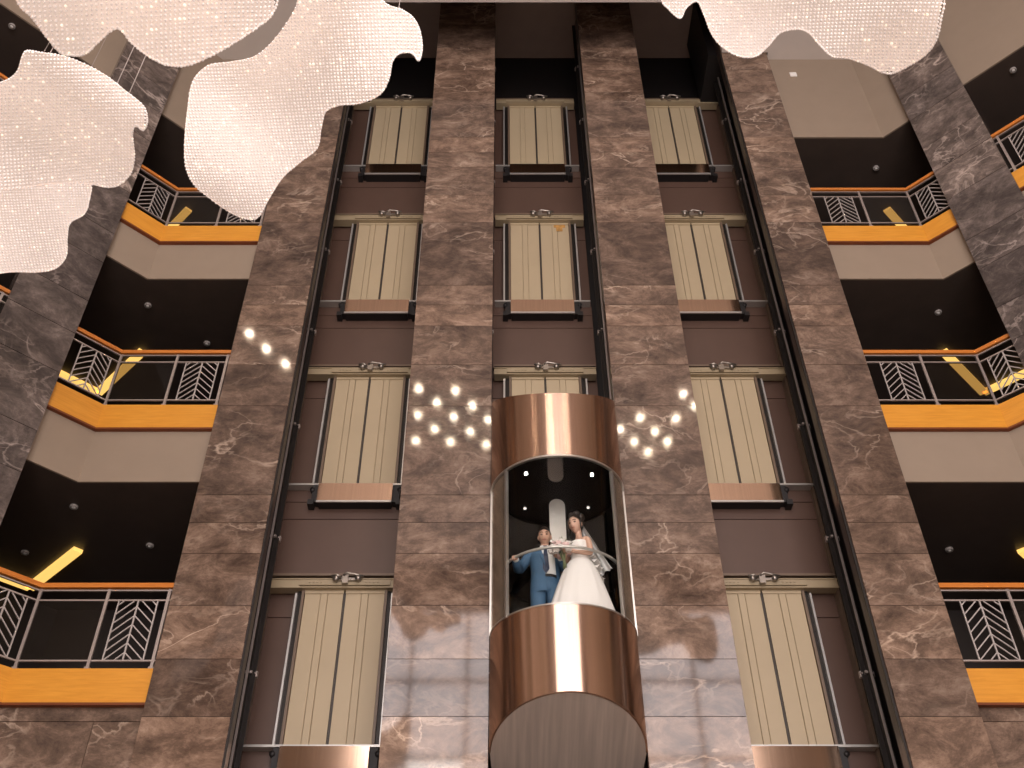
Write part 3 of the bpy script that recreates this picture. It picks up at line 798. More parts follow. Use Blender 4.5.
for s in (-1, 1):
    x0, x1 = sorted((CBX + s * 0.70, CBX + s * 0.735)); m.box(x0, x1, 9.96, 10.06, 6.0, 9.75)
obj('rear_frame', m, M['header'], cab, CO)

# ------------------------------------------------------------------ hanging crystal-mesh petals
def smooth_poly(P, sub=6):
    out = []; n = len(P)
    for i in range(n):
        p0, p1, p2, p3 = (np.array(P[(i + j) % n], float) for j in (-1, 0, 1, 2))
        for q in range(sub):
            t = q / sub
            out.append(0.5 * ((2 * p1) + (-p0 + p2) * t + (2 * p0 - 5 * p1 + 4 * p2 - p3) * t * t + (-p0 + 3 * p1 - 3 * p2 + p3) * t ** 3))
    return np.array(out)
def inside(poly, X, Y):
    r = np.zeros(X.shape, bool); n = len(poly); j = n - 1
    for i in range(n):
        xi, yi = poly[i]; xj, yj = poly[j]
        c = ((yi > Y) != (yj > Y)) & (X < (xj - xi) * (Y - yi) / (yj - yi + 1e-12) + xi)
        r ^= c; j = i
    return r
ICO_V = None
def ico():
    global ICO_V
    bm = bmesh.new(); bmesh.ops.create_icosphere(bm, subdivisions=1, radius=1)
    bm.verts.ensure_lookup_table()
    v = np.array([q.co[:] for q in bm.verts]); f = np.array([[q.index for q in fa.verts] for fa in bm.faces]); bm.free()
    return v, f
IV, IF = ico()
def petal(label, outline, anchor, zc, tilt, waves, cables, amp=0.26, spacing=0.032, bead=0.0112, rot=0.0):
    """outline: silhouette seen from the lobby; anchor: pixel the sheet passes through at height zc; tilt: lean of the sheet."""
    C0 = np.array(atZ(*anchor, zc)); E0 = np.array(EYE)
    view = (C0 - E0) / np.linalg.norm(C0 - E0)
    right = np.array([1.0, 0, 0]); up = np.cross(right, view); up /= np.linalg.norm(up)
    nrm = -view + tilt[0] * right + tilt[1] * up; nrm /= np.linalg.norm(nrm)
    e1 = np.cross(nrm, up); e1 /= np.linalg.norm(e1); e2 = np.cross(nrm, e1)
    cr_, sr_ = math.cos(rot), math.sin(rot); e1, e2 = e1 * cr_ + e2 * sr_, -e1 * sr_ + e2 * cr_
    pts = smooth_poly(outline)
    pl_ = []
    for x, y in pts:
        d = np.array(ray(x, y)); t = np.dot(C0 - E0, nrm) / np.dot(d, nrm); q = E0 + d * t - C0
        pl_.append((np.dot(q, e1), np.dot(q, e2)))
    pl_ = np.array(pl_)
    lo, hi = pl_.min(0), pl_.max(0)
    nx_, ny_ = int((hi[0] - lo[0]) / spacing) + 2, int((hi[1] - lo[1]) / spacing) + 2
    gx_, gy_ = np.meshgrid(lo[0] + spacing * np.arange(nx_), lo[1] + spacing * np.arange(ny_), indexing='ij')
    # the net is woven along gently curved threads
    wx = gx_ + 0.03 * np.sin(gy_ * 2.1 + 1); wy = gy_ + 0.03 * np.sin(gx_ * 1.7)
    def lift(a, b):
        h = np.zeros_like(a)
        for (kx, ky, ph, am) in waves: h += am * np.sin(kx * a + ky * b + ph)
        return h * amp
    def place(a, b):
        P = C0 + np.multiply.outer(a, e1) + np.multiply.outer(b, e2)
        D = P - E0; ln = np.linalg.norm(D, axis=-1, keepdims=True)
        return P + D / ln * lift(a, b)[..., None]
    def mask(a, b): return inside(pl_, a, b)
    ok = mask(wx, wy); P = place(wx, wy)
    base = Vector(C0); root = empty('crystal_petal', base, label, 'chandelier', 'crystal mesh chandelier petals')
    # woven backing
    cnt = ok[:-1, :-1].astype(int) + ok[1:, :-1] + ok[1:, 1:] + ok[:-1, 1:]
    q = cnt >= 1
    need = ok.copy()
    for di in (0, 1):
        for dj in (0, 1):
            need[di:need.shape[0] - 1 + di, dj:need.shape[1] - 1 + dj] |= q
    ea, eb = wx.copy(), wy.copy()
    for i, j in zip(*np.nonzero(need & ~ok)):      # stretch the last row of threads to the rim
        dd = (pl_[:, 0] - wx[i, j]) ** 2 + (pl_[:, 1] - wy[i, j]) ** 2; n_ = dd.argmin()
        ea[i, j], eb[i, j] = pl_[n_]
    PB = place(ea, eb)
    idx = -np.ones(ok.shape, int); idx[need] = np.arange(need.sum())
    v = PB[need]; f = []
    for i, j in zip(*np.nonzero(q)): f.append((idx[i, j], idx[i + 1, j], idx[i + 1, j + 1], idx[i, j + 1]))
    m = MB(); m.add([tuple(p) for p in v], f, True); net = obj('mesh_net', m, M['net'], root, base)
    # edge cord
    edge = place(pl_[:, 0], pl_[:, 1])
    m = MB(); m.tube([tuple(p) for p in edge], 0.006, 6, closed=True); obj('edge_cord', m, M['net'], root, base)
    # beads on the net, facing the lobby, and along the edge
    bp = P[ok] + nrm * 0.008
    el = edge[::1]
    allp = np.concatenate([bp, el + nrm * 0.004])
    nb = len(allp); sz = bead * (0.8 + 0.4 * rng.random(nb))
    V = (allp[:, None, :] - np.array(base)) * S + IV[None] * (sz * S)[:, None, None]
    F = (IF[None] + (np.arange(nb) * len(IV))[:, None, None]).reshape(-1, 3)
    me = bpy.data.meshes.new('crystal_beads'); V = V.reshape(-1, 3)
    me.vertices.add(len(V)); me.vertices.foreach_set('co', V.ravel().astype(np.float32))
    me.loops.add(F.size); me.loops.foreach_set('vertex_index', F.ravel().astype(np.int32))
    me.polygons.add(len(F)); me.polygons.foreach_set('loop_start', (np.arange(len(F)) * 3).astype(np.int32))
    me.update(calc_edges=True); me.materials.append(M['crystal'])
    bo = bpy.data.objects.new('crystal_beads', me); COL.objects.link(bo); bo.parent = root; bo['kind'] = 'stuff'
    for (cx_, cy_) in cables:
        d = np.array(ray(cx_, cy_)); t = np.dot(C0 - E0, nrm) / np.dot(d, nrm); qq = E0 + d * t - C0
        a, b = np.array([np.dot(qq, e1)]), np.array([np.dot(qq, e2)]); p = place(a, b)[0]
        obj('hanging_cable', MB().tube([tuple(p), (p[0], p[1], ZC)], 0.004, 6), M['post'], root, base)
        obj('ceiling_anchor', MB().disc((p[0], p[1], ZC - 0.03), 0.05, 14, ZC), M['white'], root, base)
W1 = [(3.1, 1.0, 0.3, 1.0), (-1.2, 2.6, 1.0, 0.8), (5.2, -2.2, 0.5, 0.35)]
W2 = [(2.2, 1.9, 1.2, 1.0), (1.1, -3.0, 0.2, 0.8), (-4.5, 3.5, 2.0, 0.35)]
W3 = [(1.6, 2.8, 0.0, 1.1), (3.4, -0.6, 2.2, 0.7), (2.5, 5.2, 0.7, 0.3)]
petal('crystal mesh petal hanging from the ceiling along the upper left edge, two scalloped lobes', [(8, -60), (16, -2), (32, 17), (46, 36), (60, 52), (72, 55), (86, 53), (98, 42), (117, 28), (132, 43), (150, 57), (168, 65), (188, 65), (210, 56), (232, 44), (256, 28), (272, 14), (278, -10), (270, -70), (200, -130), (90, -120)],
      (150, 0), 8.0, (0.25, -0.45), W1, [(60, -10), (170, -40), (240, -20)])
petal('largest crystal mesh petal, hooked tip hanging over the left lift shaft', [(303, -20), (296, 8), (276, 38), (256, 56), (232, 62), (208, 66), (193, 82), (188, 108), (185, 140), (186, 166), (194, 184), (210, 198), (230, 212), (248, 219), (259, 216), (268, 200), (282, 178), (300, 162), (317, 148), (321, 128), (326, 111), (340, 105), (360, 103), (380, 94), (389, 78), (392, 62), (400, 53), (412, 53), (419, 60), (422, 48), (420, 32), (414, 19), (402, 10), (386, 4), (374, -12), (340, -60)],
      (290, 110), 9.7, (-0.35, -0.35), W2, [(397, 22), (330, 0), (310, -8)])
petal('crystal mesh petal at the left edge with a pointed upper corner', [(-140, 60), (-90, 84), (-30, 88), (2, 82), (17, 72), (25, 52), (42, 53), (62, 56), (84, 64), (106, 76), (124, 90), (143, 106), (147, 120), (143, 130), (135, 125), (132, 136), (134, 154), (131, 172), (120, 184), (108, 187), (88, 184), (50, 184), (0, 190), (-80, 186), (-150, 140)],
      (60, 120), 9.4, (0.5, -0.25), W3, [(116, 86), (128, 96), (45, 62)])
petal('lower crystal mesh petal at the left edge, below the pointed one', [(-140, 170), (-60, 176), (10, 178), (60, 178), (89, 183), (89, 200), (84, 214), (70, 223), (67, 238), (66, 256), (56, 268), (38, 272), (10, 272), (-40, 276), (-110, 250)],
      (20, 220), 10.0, (0.35, 0.45), W1, [(30, 190), (-40, 200)])
petal('white crystal mesh petal hanging over the upper right edge', [(640, -60), (660, -4), (668, 8), (680, 18), (686, 8), (697, 1), (704, 14), (712, 34), (724, 48), (740, 56), (756, 56), (769, 45), (780, 33), (795, 29), (808, 32), (820, 45), (832, 56), (848, 58), (868, 65), (882, 72), (893, 73), (908, 66), (925, 55), (936, 40), (941, 20), (944, -8), (930, -70), (840, -120), (720, -110)],
      (800, 10), 9.9, (-0.15, -0.4), W2, [(700, -20), (820, -30), (910, -20)])

# ------------------------------------------------------------------ the couple in the lift (plan metres, feet at 0)
M['skin'] = mat_simple('skin', (0.62, 0.37, 0.265), 0.5, var=0.03)
M['skin2'] = mat_simple('skin_light', (0.66, 0.41, 0.31), 0.5, var=0.03)
M['hair'] = mat_simple('dark_hair', (0.022, 0.013, 0.010), 0.4, var=0.3, vscale=30)
M['eye'] = mat_simple('eye_dark', (0.02, 0.012, 0.01), 0.2)
M['lip'] = mat_simple('lip', (0.42, 0.14, 0.12), 0.4)
M['suit'] = mat_simple('blue_suit_cloth', (0.050, 0.115, 0.205), 0.75, var=0.12, vscale=8)
M['shirt'] = mat_simple('white_shirt_cloth', (0.80, 0.79, 0.77), 0.7)
M['tie'] = mat_simple('navy_tie', (0.012, 0.022, 0.06), 0.45)
M['leather'] = mat_simple('dark_leather', (0.02, 0.013, 0.01), 0.35)
M['gown'] = mat_simple('white_gown_satin', (0.88, 0.85, 0.83), 0.55, var=0.02)
M['petal_pink'] = mat_simple('blush_rose', (0.85, 0.62, 0.60), 0.6, var=0.1)
M['petal_white'] = mat_simple('white_rose', (0.88, 0.82, 0.79), 0.6, var=0.05)
M['leaf'] = mat_simple('bouquet_leaf', (0.16, 0.18, 0.09), 0.5, var=0.3)
def mat_veil():
    m = bpy.data.materials.new('veil_tulle'); m.use_nodes = True; nt = m.node_tree
    nt.nodes.remove(nt.nodes['Principled BSDF']); out = nt.nodes['Material Output']
    tr = N(nt, 'ShaderNodeBsdfTransparent'); df = N(nt, 'ShaderNodeBsdfDiffuse'); df.inputs[0].default_value = (0.85, 0.85, 0.85, 1)
    mx = N(nt, 'ShaderNodeMixShader'); mx.inputs[0].default_value = 0.72
    L(nt, tr.outputs[0], mx.inputs[1]); L(nt, df.outputs[0], mx.inputs[2]); L(nt, mx.outputs[0], out.inputs['Surface'])
    return m
M['veil'] = mat_veil()
ZFL = 6.34
def skin_mesh(joints, edges, sub=2):
    names = list(joints); me = bpy.data.meshes.new('tmp')
    me.from_pydata([joints[n][0] for n in names], [(names.index(a), names.index(b)) for a, b in edges], [])
    o = bpy.data.objects.new('tmp', me); COL.objects.link(o)
    o.modifiers.new('skin', 'SKIN'); md = o.modifiers.new('sub', 'SUBSURF'); md.levels = sub; md.render_levels = sub
    sv = me.skin_vertices[0].data
    for i, n in enumerate(names):
        r = joints[n][1]; sv[i].radius = (r, r) if not isinstance(r, tuple) else r
        sv[i].use_root = (i == 0)
    dg = bpy.context.evaluated_depsgraph_get(); ev = o.evaluated_get(dg); em = ev.to_mesh()
    vs = [v.co[:] for v in em.vertices]; fs = [tuple(p.vertices) for p in em.polygons]
    ev.to_mesh_clear(); bpy.data.objects.remove(o); bpy.data.meshes.remove(me)
    return vs, fs
def ringel(cx, cy, z, rx, ry, n=28, p=2.3, ph=(0, 2 * PI)):
    out = []
    full = abs(ph[1] - ph[0] - 2 * PI) < 1e-6
    for i in range(n):
        a = ph[0] + (ph[1] - ph[0]) * i / (n if full else n - 1)
        c_, s_ = math.cos(a), math.sin(a)
        out.append((cx + rx * math.copysign(abs(c_) ** (2 / p), c_), cy + ry * math.copysign(abs(s_) ** (2 / p), s_), z))
    return out
def head_geo(mb, c, yaw, pitch=0.0, s=1.0):
    """Head with brow, nose, chin and ears; returns a placer for face details."""
    rot = Matrix.Rotation(yaw, 3, 'Z') @ Matrix.Rotation(pitch, 3, 'X'); c = Vector(c)
    T = lambda x, y, z: tuple(c + rot @ Vector((x, y, z)) * s)
    nu, nv = 28, 20; vs = []; fs = []
    for i in range(nv + 1):
        a = -PI / 2 + PI * i / nv
        for k in range(nu):
            b = 2 * PI * k / nu
            x, y, z = math.cos(a) * math.cos(b), math.cos(a) * math.sin(b), math.sin(a)
            rx, ry, rz = 0.076, 0.096, 0.118
            if z < 0:                      # narrow jaw, flat underside towards the neck
                rx *= 1 - 0.30 * (-z) ** 1.4; ry *= 1 - 0.12 * (-z)
                if y > 0: ry *= 1 - 0.35 * (-z)
            X, Y, Z = x * rx, y * ry, z * rz
            if y < 0:
                f = math.exp(-(x / 0.16) ** 2)
                nose = f * math.exp(-((z + 0.16) / 0.16) ** 2)
                Y -= 0.026 * nose
                Y += 0.010 * math.exp(-((abs(x) - 0.38) / 0.17) ** 2) * math.exp(-((z - 0.08) / 0.12) ** 2)   # eye sockets
                Y -= 0.006 * math.exp(-((z - 0.24) / 0.10) ** 2)                                              # brow
                Y -= 0.010 * f * math.exp(-((z + 0.85) / 0.18) ** 2)                                          # chin
                Y -= 0.006 * math.exp(-(x / 0.3) ** 2) * math.exp(-((z + 0.5) / 0.08) ** 2)                   # lips
            vs.append(T(X, Y, Z))
    for i in range(nv):
        for k in range(nu):
            fs.append((i * nu + k, i * nu + (k + 1) % nu, (i + 1) * nu + (k + 1) % nu, (i + 1) * nu + k))
    mb.add(vs, fs, True)
    for sx in (-1, 1):
        e = MB(); e.ball((0, 0, 0), 0.010, 0.020, 0.031, 10, 8)
        mb.add([T(sx * 0.077 + x, 0.008 + y, -0.005 + z) for x, y, z in e.v], e.f, True)
    return T
def face_bits(root, T, lips=True, wide=1.0):
    for sx in (-1, 1):
        m = MB(); e = MB().ball((0, 0, 0), 0.0155 * wide, 0.008, 0.0075 * wide, 10, 6)
        m.add([T(sx * 0.030 + x, -0.0845 + y, 0.009 + z) for x, y, z in e.v], e.f, True); obj('eye', m, M['eye'], root, scale=1)
        m = MB(); m.tube([T(sx * 0.014, -0.098, 0.030), T(sx * 0.031, -0.097, 0.037), T(sx * 0.050, -0.083, 0.031)], 0.0042, 6)
        obj('eyebrow', m, M['hair'], root, scale=1)
    m = MB(); m.tube([T(-0.025, -0.086, -0.060), T(-0.01, -0.097, -0.057), T(0, -0.098, -0.058), T(0.01, -0.097, -0.057), T(0.025, -0.086, -0.060)], [0.003, 0.006, 0.0065, 0.006, 0.003], 8)
    obj('lips', m, M['lip'], root, scale=1)
def hand_geo(mb, wrist, d, pn, curl=0.6, s=1.0, thumb=1):
    """Palm, four fingers of different lengths and a thumb; d: towards the fingertips, pn: palm normal."""
    w = Vector(wrist); d = Vector(d).normalized(); pn = Vector(pn).normalized(); a = d.cross(pn).normalized(); pn = a.cross(d).normalized()
    P = lambda u, v, h: w + (d * u + a * v + pn * h) * s
    rr = []
    for u, hw, hh in ((-0.01, 0.024, 0.017), (0.02, 0.033, 0.017), (0.06, 0.041, 0.015), (0.088, 0.040, 0.012), (0.096, 0.034, 0.008)):
        rr.append([P(u, hw * math.cos(2 * PI * k / 12), hh * math.sin(2 * PI * k / 12)) for k in range(12)])
    mb.loft(rr)
    for v, l in ((-0.031, 0.070), (-0.010, 0.080), (0.011, 0.075), (0.031, 0.058)):
        p = P(0.086, v, 0); pts = [p]; ang = 0.15
        for seg in (0.45, 0.32, 0.25):
            ang += curl * 0.9
            p = p + (d * math.cos(ang) + pn * math.sin(ang)) * (l * seg * s); pts.append(p)
        mb.tube(pts, [0.0095 * s, 0.0088 * s, 0.008 * s, 0.006 * s], 8)
    p = P(0.02, thumb * 0.030, 0.004); q = P(0.050, thumb * 0.056, 0.018); r_ = P(0.078, thumb * 0.060, 0.036)
    mb.tube([p, q, r_], [0.013 * s, 0.011 * s, 0.008 * s], 8)

# --- groom
GL = (-0.165, 9.745, ZFL)
gr = empty('person', GL, 'groom in blue suit and dark tie, hand on the cabin handrail beside the bride', 'person')
J = {
 'pelvis': ((0, 0.02, 0.93), 0.13), 'belly': ((0, 0.015, 1.08), 0.125), 'chest': ((0, 0.01, 1.27), (0.145, 0.12)), 'neckb': ((0, 0.015, 1.425), 0.062), 'neck': ((0, 0.0, 1.51), 0.054), 'skull': ((0, -0.005, 1.60), 0.06),
 'sl': ((-0.185, 0.01, 1.375), 0.058), 'el': ((-0.345, 0.045, 1.165), 0.043), 'wl': ((-0.385, -0.17, 1.205), 0.029),
 'sr': ((0.185, 0.01, 1.375), 0.058), 'er': ((0.255, -0.02, 1.13), 0.043), 'wr': ((0.185, -0.22, 1.19), 0.029),
 'hl': ((-0.10, 0.02, 0.86), 0.085), 'kl': ((-0.115, 0.0, 0.48), 0.058), 'al': ((-0.12, 0.03, 0.10), 0.04), 'tl': ((-0.13, -0.10, 0.035), 0.035),
 'hr': ((0.10, 0.02, 0.86), 0.085), 'kr': ((0.115, 0.0, 0.48), 0.058), 'ar': ((0.12, 0.03, 0.10), 0.04), 'tr': ((0.13, -0.10, 0.035), 0.035)}
ED = [('pelvis', 'belly'), ('belly', 'chest'), ('chest', 'neckb'), ('neckb', 'neck'), ('neck', 'skull'), ('chest', 'sl'), ('sl', 'el'), ('el', 'wl'), ('chest', 'sr'), ('sr', 'er'), ('er', 'wr'),
      ('pelvis', 'hl'), ('hl', 'kl'), ('kl', 'al'), ('al', 'tl'), ('pelvis', 'hr'), ('hr', 'kr'), ('kr', 'ar'), ('ar', 'tr')]
vs_, fs_ = skin_mesh(J, ED); b = MB(); b.add(vs_, fs_, True)
HC = (0.0, -0.03, 1.625)
T = head_geo(b, HC, R(-6), R(14), 1.08)
hand_geo(b, J['wl'][0], (-0.12, -0.9, -0.05), (0.1, 0, -1), 0.75, 1.0, -1)
hand_geo(b, J['wr'][0], (-0.75, -0.55, 0.15), (-0.2, -0.3, 0.8), 0.7, 1.0, 1)
obj('body', b, M['skin'], gr, scale=1)
face_bits(gr, T)
# hair: short cap
h = MB(); rr = []
for i in range(9):
    a = R(6) + R(84) * i / 8
    row = []
    for k in range(26):
        q = 2 * PI * k / 26; fr = max(0, -math.sin(q))
        aa = a + (R(90) - a) * 0.0 + (R(26) * fr - R(26) * max(0, math.sin(q))) * (1 - i / 8)
        row.append(T(0.083 * math.cos(aa) * math.cos(q), 0.106 * math.cos(aa) * math.sin(q) + 0.004, 0.128 * math.sin(aa) + 0.004 + 0.004 * math.sin(7 * q)))
    rr.append(row)
h.loft(rr, caps=False); obj('hair', h, M['hair'], gr, scale=1)
# trousers
t = MB()
for sx in (-1, 1):
    t.loft([ringel(sx * 0.12, 0.02, 0.05, 0.075, 0.09, 18), ringel(sx * 0.115, 0.0, 0.48, 0.085, 0.095, 18), ringel(sx * 0.095, 0.015, 0.84, 0.105, 0.125, 18), ringel(sx * 0.07, 0.02, 0.93, 0.11, 0.13, 18)])
t.loft([ringel(0, 0.02, 0.80, 0.165, 0.125), ringel(0, 0.02, 0.93, 0.175, 0.13), ringel(0, 0.015, 1.02, 0.165, 0.122)])
obj('trousers', t, M['suit'], gr, scale=1)
obj('belt', MB().loft([ringel(0, 0.014, 0.995, 0.172, 0.13), ringel(0, 0.014, 1.03, 0.171, 0.129)]), M['leather'], gr, scale=1)
sh = MB(); sh.loft([ringel(0, 0.015, 1.01, 0.166, 0.124), ringel(0, 0.01, 1.15, 0.172, 0.128), ringel(0, 0.01, 1.28, 0.185, 0.132), ringel(0, 0.012, 1.37, 0.165, 0.112), ringel(0, 0.015, 1.42, 0.10, 0.082), ringel(0, 0.01, 1.45, 0.068, 0.070)])
sho = obj('shirt', sh, M['shirt'], gr, scale=1)
cl = MB()
cl.loft([ringel(0, 0.012, 1.425, 0.078, 0.082, 22, 2, (R(-62), R(242))), ringel(0, 0.005, 1.485, 0.070, 0.074, 22, 2, (R(-70), R(250)))], closed=False)
for sx in (-1, 1):
    cl.add([(sx * 0.012, -0.078, 1.462), (sx * 0.066, -0.06, 1.475), (sx * 0.060, -0.088, 1.415), (sx * 0.030, -0.112, 1.405)], [(0, 1, 2, 3)], True)
obj('collar', cl, M['shirt'], sho, scale=1)
ti = MB(); ti.loft([[(-0.022, -0.088, 1.462), (0.022, -0.088, 1.462), (0.020, -0.075, 1.462), (-0.020, -0.075, 1.462)], [(-0.016, -0.112, 1.415), (0.016, -0.112, 1.415), (0.015, -0.098, 1.415), (-0.015, -0.098, 1.415)],
    [(-0.030, -0.136, 1.28), (0.032, -0.136, 1.28), (0.03, -0.12, 1.28), (-0.03, -0.12, 1.28)], [(-0.042, -0.135, 1.09), (0.044, -0.135, 1.09), (0.04, -0.118, 1.09), (-0.04, -0.118, 1.09)], [(-0.002, -0.132, 1.03), (0.004, -0.132, 1.03), (0.003, -0.12, 1.03), (-0.002, -0.12, 1.03)]], smooth=False)
obj('necktie', ti, M['tie'], gr, scale=1)
# jacket open at the front, wider on the bride's side
jk = MB(); rows = []
for z, rx, ry, ga, gb in ((0.78, 0.205, 0.155, 0, 44), (0.90, 0.200, 0.152, -1, 42), (1.02, 0.19, 0.145, -2, 40), (1.12, 0.188, 0.143, -3, 38), (1.22, 0.195, 0.146, -9, 36), (1.30, 0.203, 0.148, -15, 35), (1.37, 0.20, 0.135, -24, 36), (1.41, 0.155, 0.105, -36, 40), (1.435, 0.10, 0.088, -50, 48)):
    a0, a1 = R(-90 + gb), R(270 + ga); rows.append(ringel(0, 0.015, z, rx, ry, 40, 2.3, (a0, a1)))
jk.loft(rows, closed=False)
def sleeve(m, s, e, w, r0=0.076, r1=0.062, r2=0.048):
    s, e, w = Vector(s), Vector(e), Vector(w)
    m.tube([s + (s - e) * 0.12, s, s.lerp(e, 0.5), e.lerp(s, 0.08) + (e - (s + w) / 2) * 0.04, e.lerp(w, 0.12), e.lerp(w, 0.55), e.lerp(w, 0.94)], [r0 * 0.8, r0, r0 * 0.9, r1, r1, r1 * 0.9, r2], 14)
sleeve(jk, J['sl'][0], J['el'][0], J['wl'][0]); sleeve(jk, J['sr'][0], J['er'][0], J['wr'][0])
jo = obj('suit_jacket', jk, M['suit'], gr, scale=1)
lp = MB()
lp.add([(-0.045, -0.100, 1.43), (-0.105, -0.105, 1.36), (-0.070, -0.145, 1.28), (-0.012, -0.148, 1.13), (-0.008, -0.141, 1.14), (-0.03, -0.135, 1.30), (-0.052, -0.122, 1.37)], [(0, 1, 2, 6), (2, 3, 4, 5), (2, 5, 6)], True)
lp.add([(0.075, -0.075, 1.435), (0.135, -0.085, 1.36), (0.155, -0.125, 1.27), (0.128, -0.135, 1.13), (0.115, -0.130, 1.28), (0.088, -0.108, 1.37)], [(0, 1, 2, 5), (2, 3, 4), (2, 4, 5)], True)
obj('lapel', lp, M['suit'], jo, scale=1)
for w_, e_ in (('wl', 'el'), ('wr', 'er')):
    p, q = Vector(J[w_][0]), Vector(J[e_][0]); obj('shirt_cuff', MB().tube([p.lerp(q, 0.09), p.lerp(q, -0.01)], 0.040, 12), M['shirt'], gr, scale=1)
for sx in (-1, 1):
    m = MB(); m.loft([ringel(sx * 0.125, -0.045, 0.004, 0.052, 0.145, 16), ringel(sx * 0.125, -0.045, 0.035, 0.054, 0.15, 16), ringel(sx * 0.123, -0.01, 0.075, 0.045, 0.085, 16), ringel(sx * 0.12, 0.03, 0.10, 0.04, 0.05, 16)])
    obj('shoe', m, M['leather'], gr, scale=1)

# --- bride, turned towards the groom
BL = (0.205, 9.525, ZFL)
br = empty('person', BL, 'bride in a white gown and veil holding flowers beside the groom', 'person')
TH = R(-50); cT, sT = math.cos(TH), math.sin(TH)
def w3(p): return (p[0] * cT - p[1] * sT, p[0] * sT + p[1] * cT, p[2])
JB = {
 'pelvis': ((0, 0.02, 1.0), 0.12), 'waist': ((0, 0.0, 1.15), 0.098), 'chest': ((0, -0.01, 1.31), (0.118, 0.105)), 'neckb': ((0, 0.015, 1.455), 0.048), 'neck': ((0, 0.005, 1.535), 0.042), 'skull': ((0, -0.01, 1.63), 0.05),
 'sl': ((-0.145, 0.02, 1.415), 0.043), 'el': ((-0.19, -0.04, 1.17), 0.034), 'wl': ((-0.07, -0.19, 1.19), 0.023),
 'sr': ((0.145, 0.02, 1.415), 0.043), 'er': ((0.185, 0.03, 1.17), 0.036), 'wr': ((0.03, -0.18, 1.195), 0.023),
 'hl': ((-0.09, 0.02, 0.93), 0.085), 'kl': ((-0.09, 0.0, 0.53), 0.055), 'al': ((-0.08, 0.03, 0.15), 0.035), 'tl': ((-0.08, -0.09, 0.04), 0.03),
 'hr': ((0.09, 0.02, 0.93), 0.085), 'kr': ((0.09, 0.0, 0.53), 0.055), 'ar': ((0.08, 0.03, 0.15), 0.035), 'tr': ((0.08, -0.09, 0.04), 0.03)}
JB = {k: (w3(p), r) for k, (p, r) in JB.items()}
EB = [(a.replace('belly', 'waist'), c_.replace('belly', 'waist')) for a, c_ in ED]
vs_, fs_ = skin_mesh(JB, EB); b = MB(); b.add(vs_, fs_, True)
hc = w3((0.0, -0.045, 1.655))
T = head_geo(b, hc, TH + R(20), R(16), 1.08)
dL = Vector(w3((0.5, -0.75, 0.2))); dR_ = Vector(w3((-0.75, -0.55, 0.1)))
hand_geo(b, JB['wl'][0], dL, w3((0.3, 0.3, 0.8)), 0.8, 0.88, -1)
hand_geo(b, JB['wr'][0], dR_, w3((0.0, 0.3, 0.9)), 0.8, 0.88, 1)
obj('body', b, M['skin2'], br, scale=1)
face_bits(br, T, wide=1.15)
# hair: swept cap, fringe and bun
h = MB(); rr = []
for i in range(10):
    a = R(-6) + R(96) * i / 9; row = []
    for k in range(26):
        q = 2 * PI * k / 26; fr = max(0, -math.sin(q)); bk_ = max(0, math.sin(q))
        aa = a + (R(40) * fr ** 0.8 - R(20) * bk_) * (1 - i / 9)
        row.append(T(0.086 * math.cos(aa) * math.cos(q), 0.112 * math.cos(aa) * math.sin(q) + 0.008, 0.132 * math.sin(aa) + 0.006 + 0.004 * math.sin(9 * q)))
    rr.append(row)
h.loft(rr, caps=False)
for (x, y, z, r_) in ((0.0, 0.12, 0.055, 0.068), (0.04, 0.10, 0.10, 0.054), (-0.04, 0.10, 0.10, 0.054), (0.0, 0.07, 0.13, 0.055), (0.03, 0.02, 0.125, 0.045), (-0.03, 0.02, 0.125, 0.045)):
    e = MB().ball((0, 0, 0), r_, r_, r_, 12, 8); h.add([T(x + p[0], y + p[1], z + p[2]) for p in e.v], e.f, True)
for sx in (-1, 1):      # loose strands by the face
    h.tube([T(sx * 0.078, -0.03, 0.06), T(sx * 0.088, -0.035, 0.0), T(sx * 0.080, -0.045, -0.07), T(sx * 0.083, -0.04, -0.13)], [0.014, 0.012, 0.008, 0.003], 8)
obj('hair', h, M['hair'], br, scale=1)
# bodice (strapless) and full skirt
def rot_ring(cx, cy, z, rx, ry, n=36, p=2.1):
    return [w3(q) for q in ringel(cx, cy, z, rx, ry, n, p)]
bo = MB(); bo.loft([rot_ring(0, 0.0, 1.10, 0.118, 0.108), rot_ring(0, 0.0, 1.17, 0.112, 0.103), rot_ring(0, -0.008, 1.25, 0.128, 0.118), rot_ring(0, -0.014, 1.32, 0.140, 0.130), rot_ring(0, -0.012, 1.365, 0.138, 0.122)], caps=False)
obj('bodice', bo, M['gown'], br, scale=1)
sk = MB(); rows = []; nn_ = 96
for i in range(15):
    f = i / 14; z = 1.13 * (1 - f) + 0.005
    r_ = 0.118 + 0.40 * f ** 0.72
    rx, ry = r_ * (1.0 if r_ < 0.5 else 1.0), min(0.118 + 0.205 * f ** 0.6, 0.33)
    row = []
    for k in range(nn_):
        a = 2 * PI * k / nn_; fold = 1 + (0.028 * math.sin(11 * a + 0.7) + 0.018 * math.sin(19 * a + 2)) * f
        x = -0.02 * f + rx * math.cos(a) * fold; y = 0.0 + ry * math.sin(a) * fold
        gx2, gy2 = BL[0] + x / S - 0.015, BL[1] + y / S - 10.0; gl = math.hypot(gx2, gy2); lim = 0.755
        if gl > lim: gx2 *= lim / gl; gy2 *= lim / gl
        gy2 = min(gy2, -0.08)
        row.append(((gx2 + 0.015 - BL[0]) * S, (gy2 + 10.0 - BL[1]) * S, z))
    rows.append(row)
sk.loft(rows); obj('skirt', sk, M['gown'], br, scale=1)
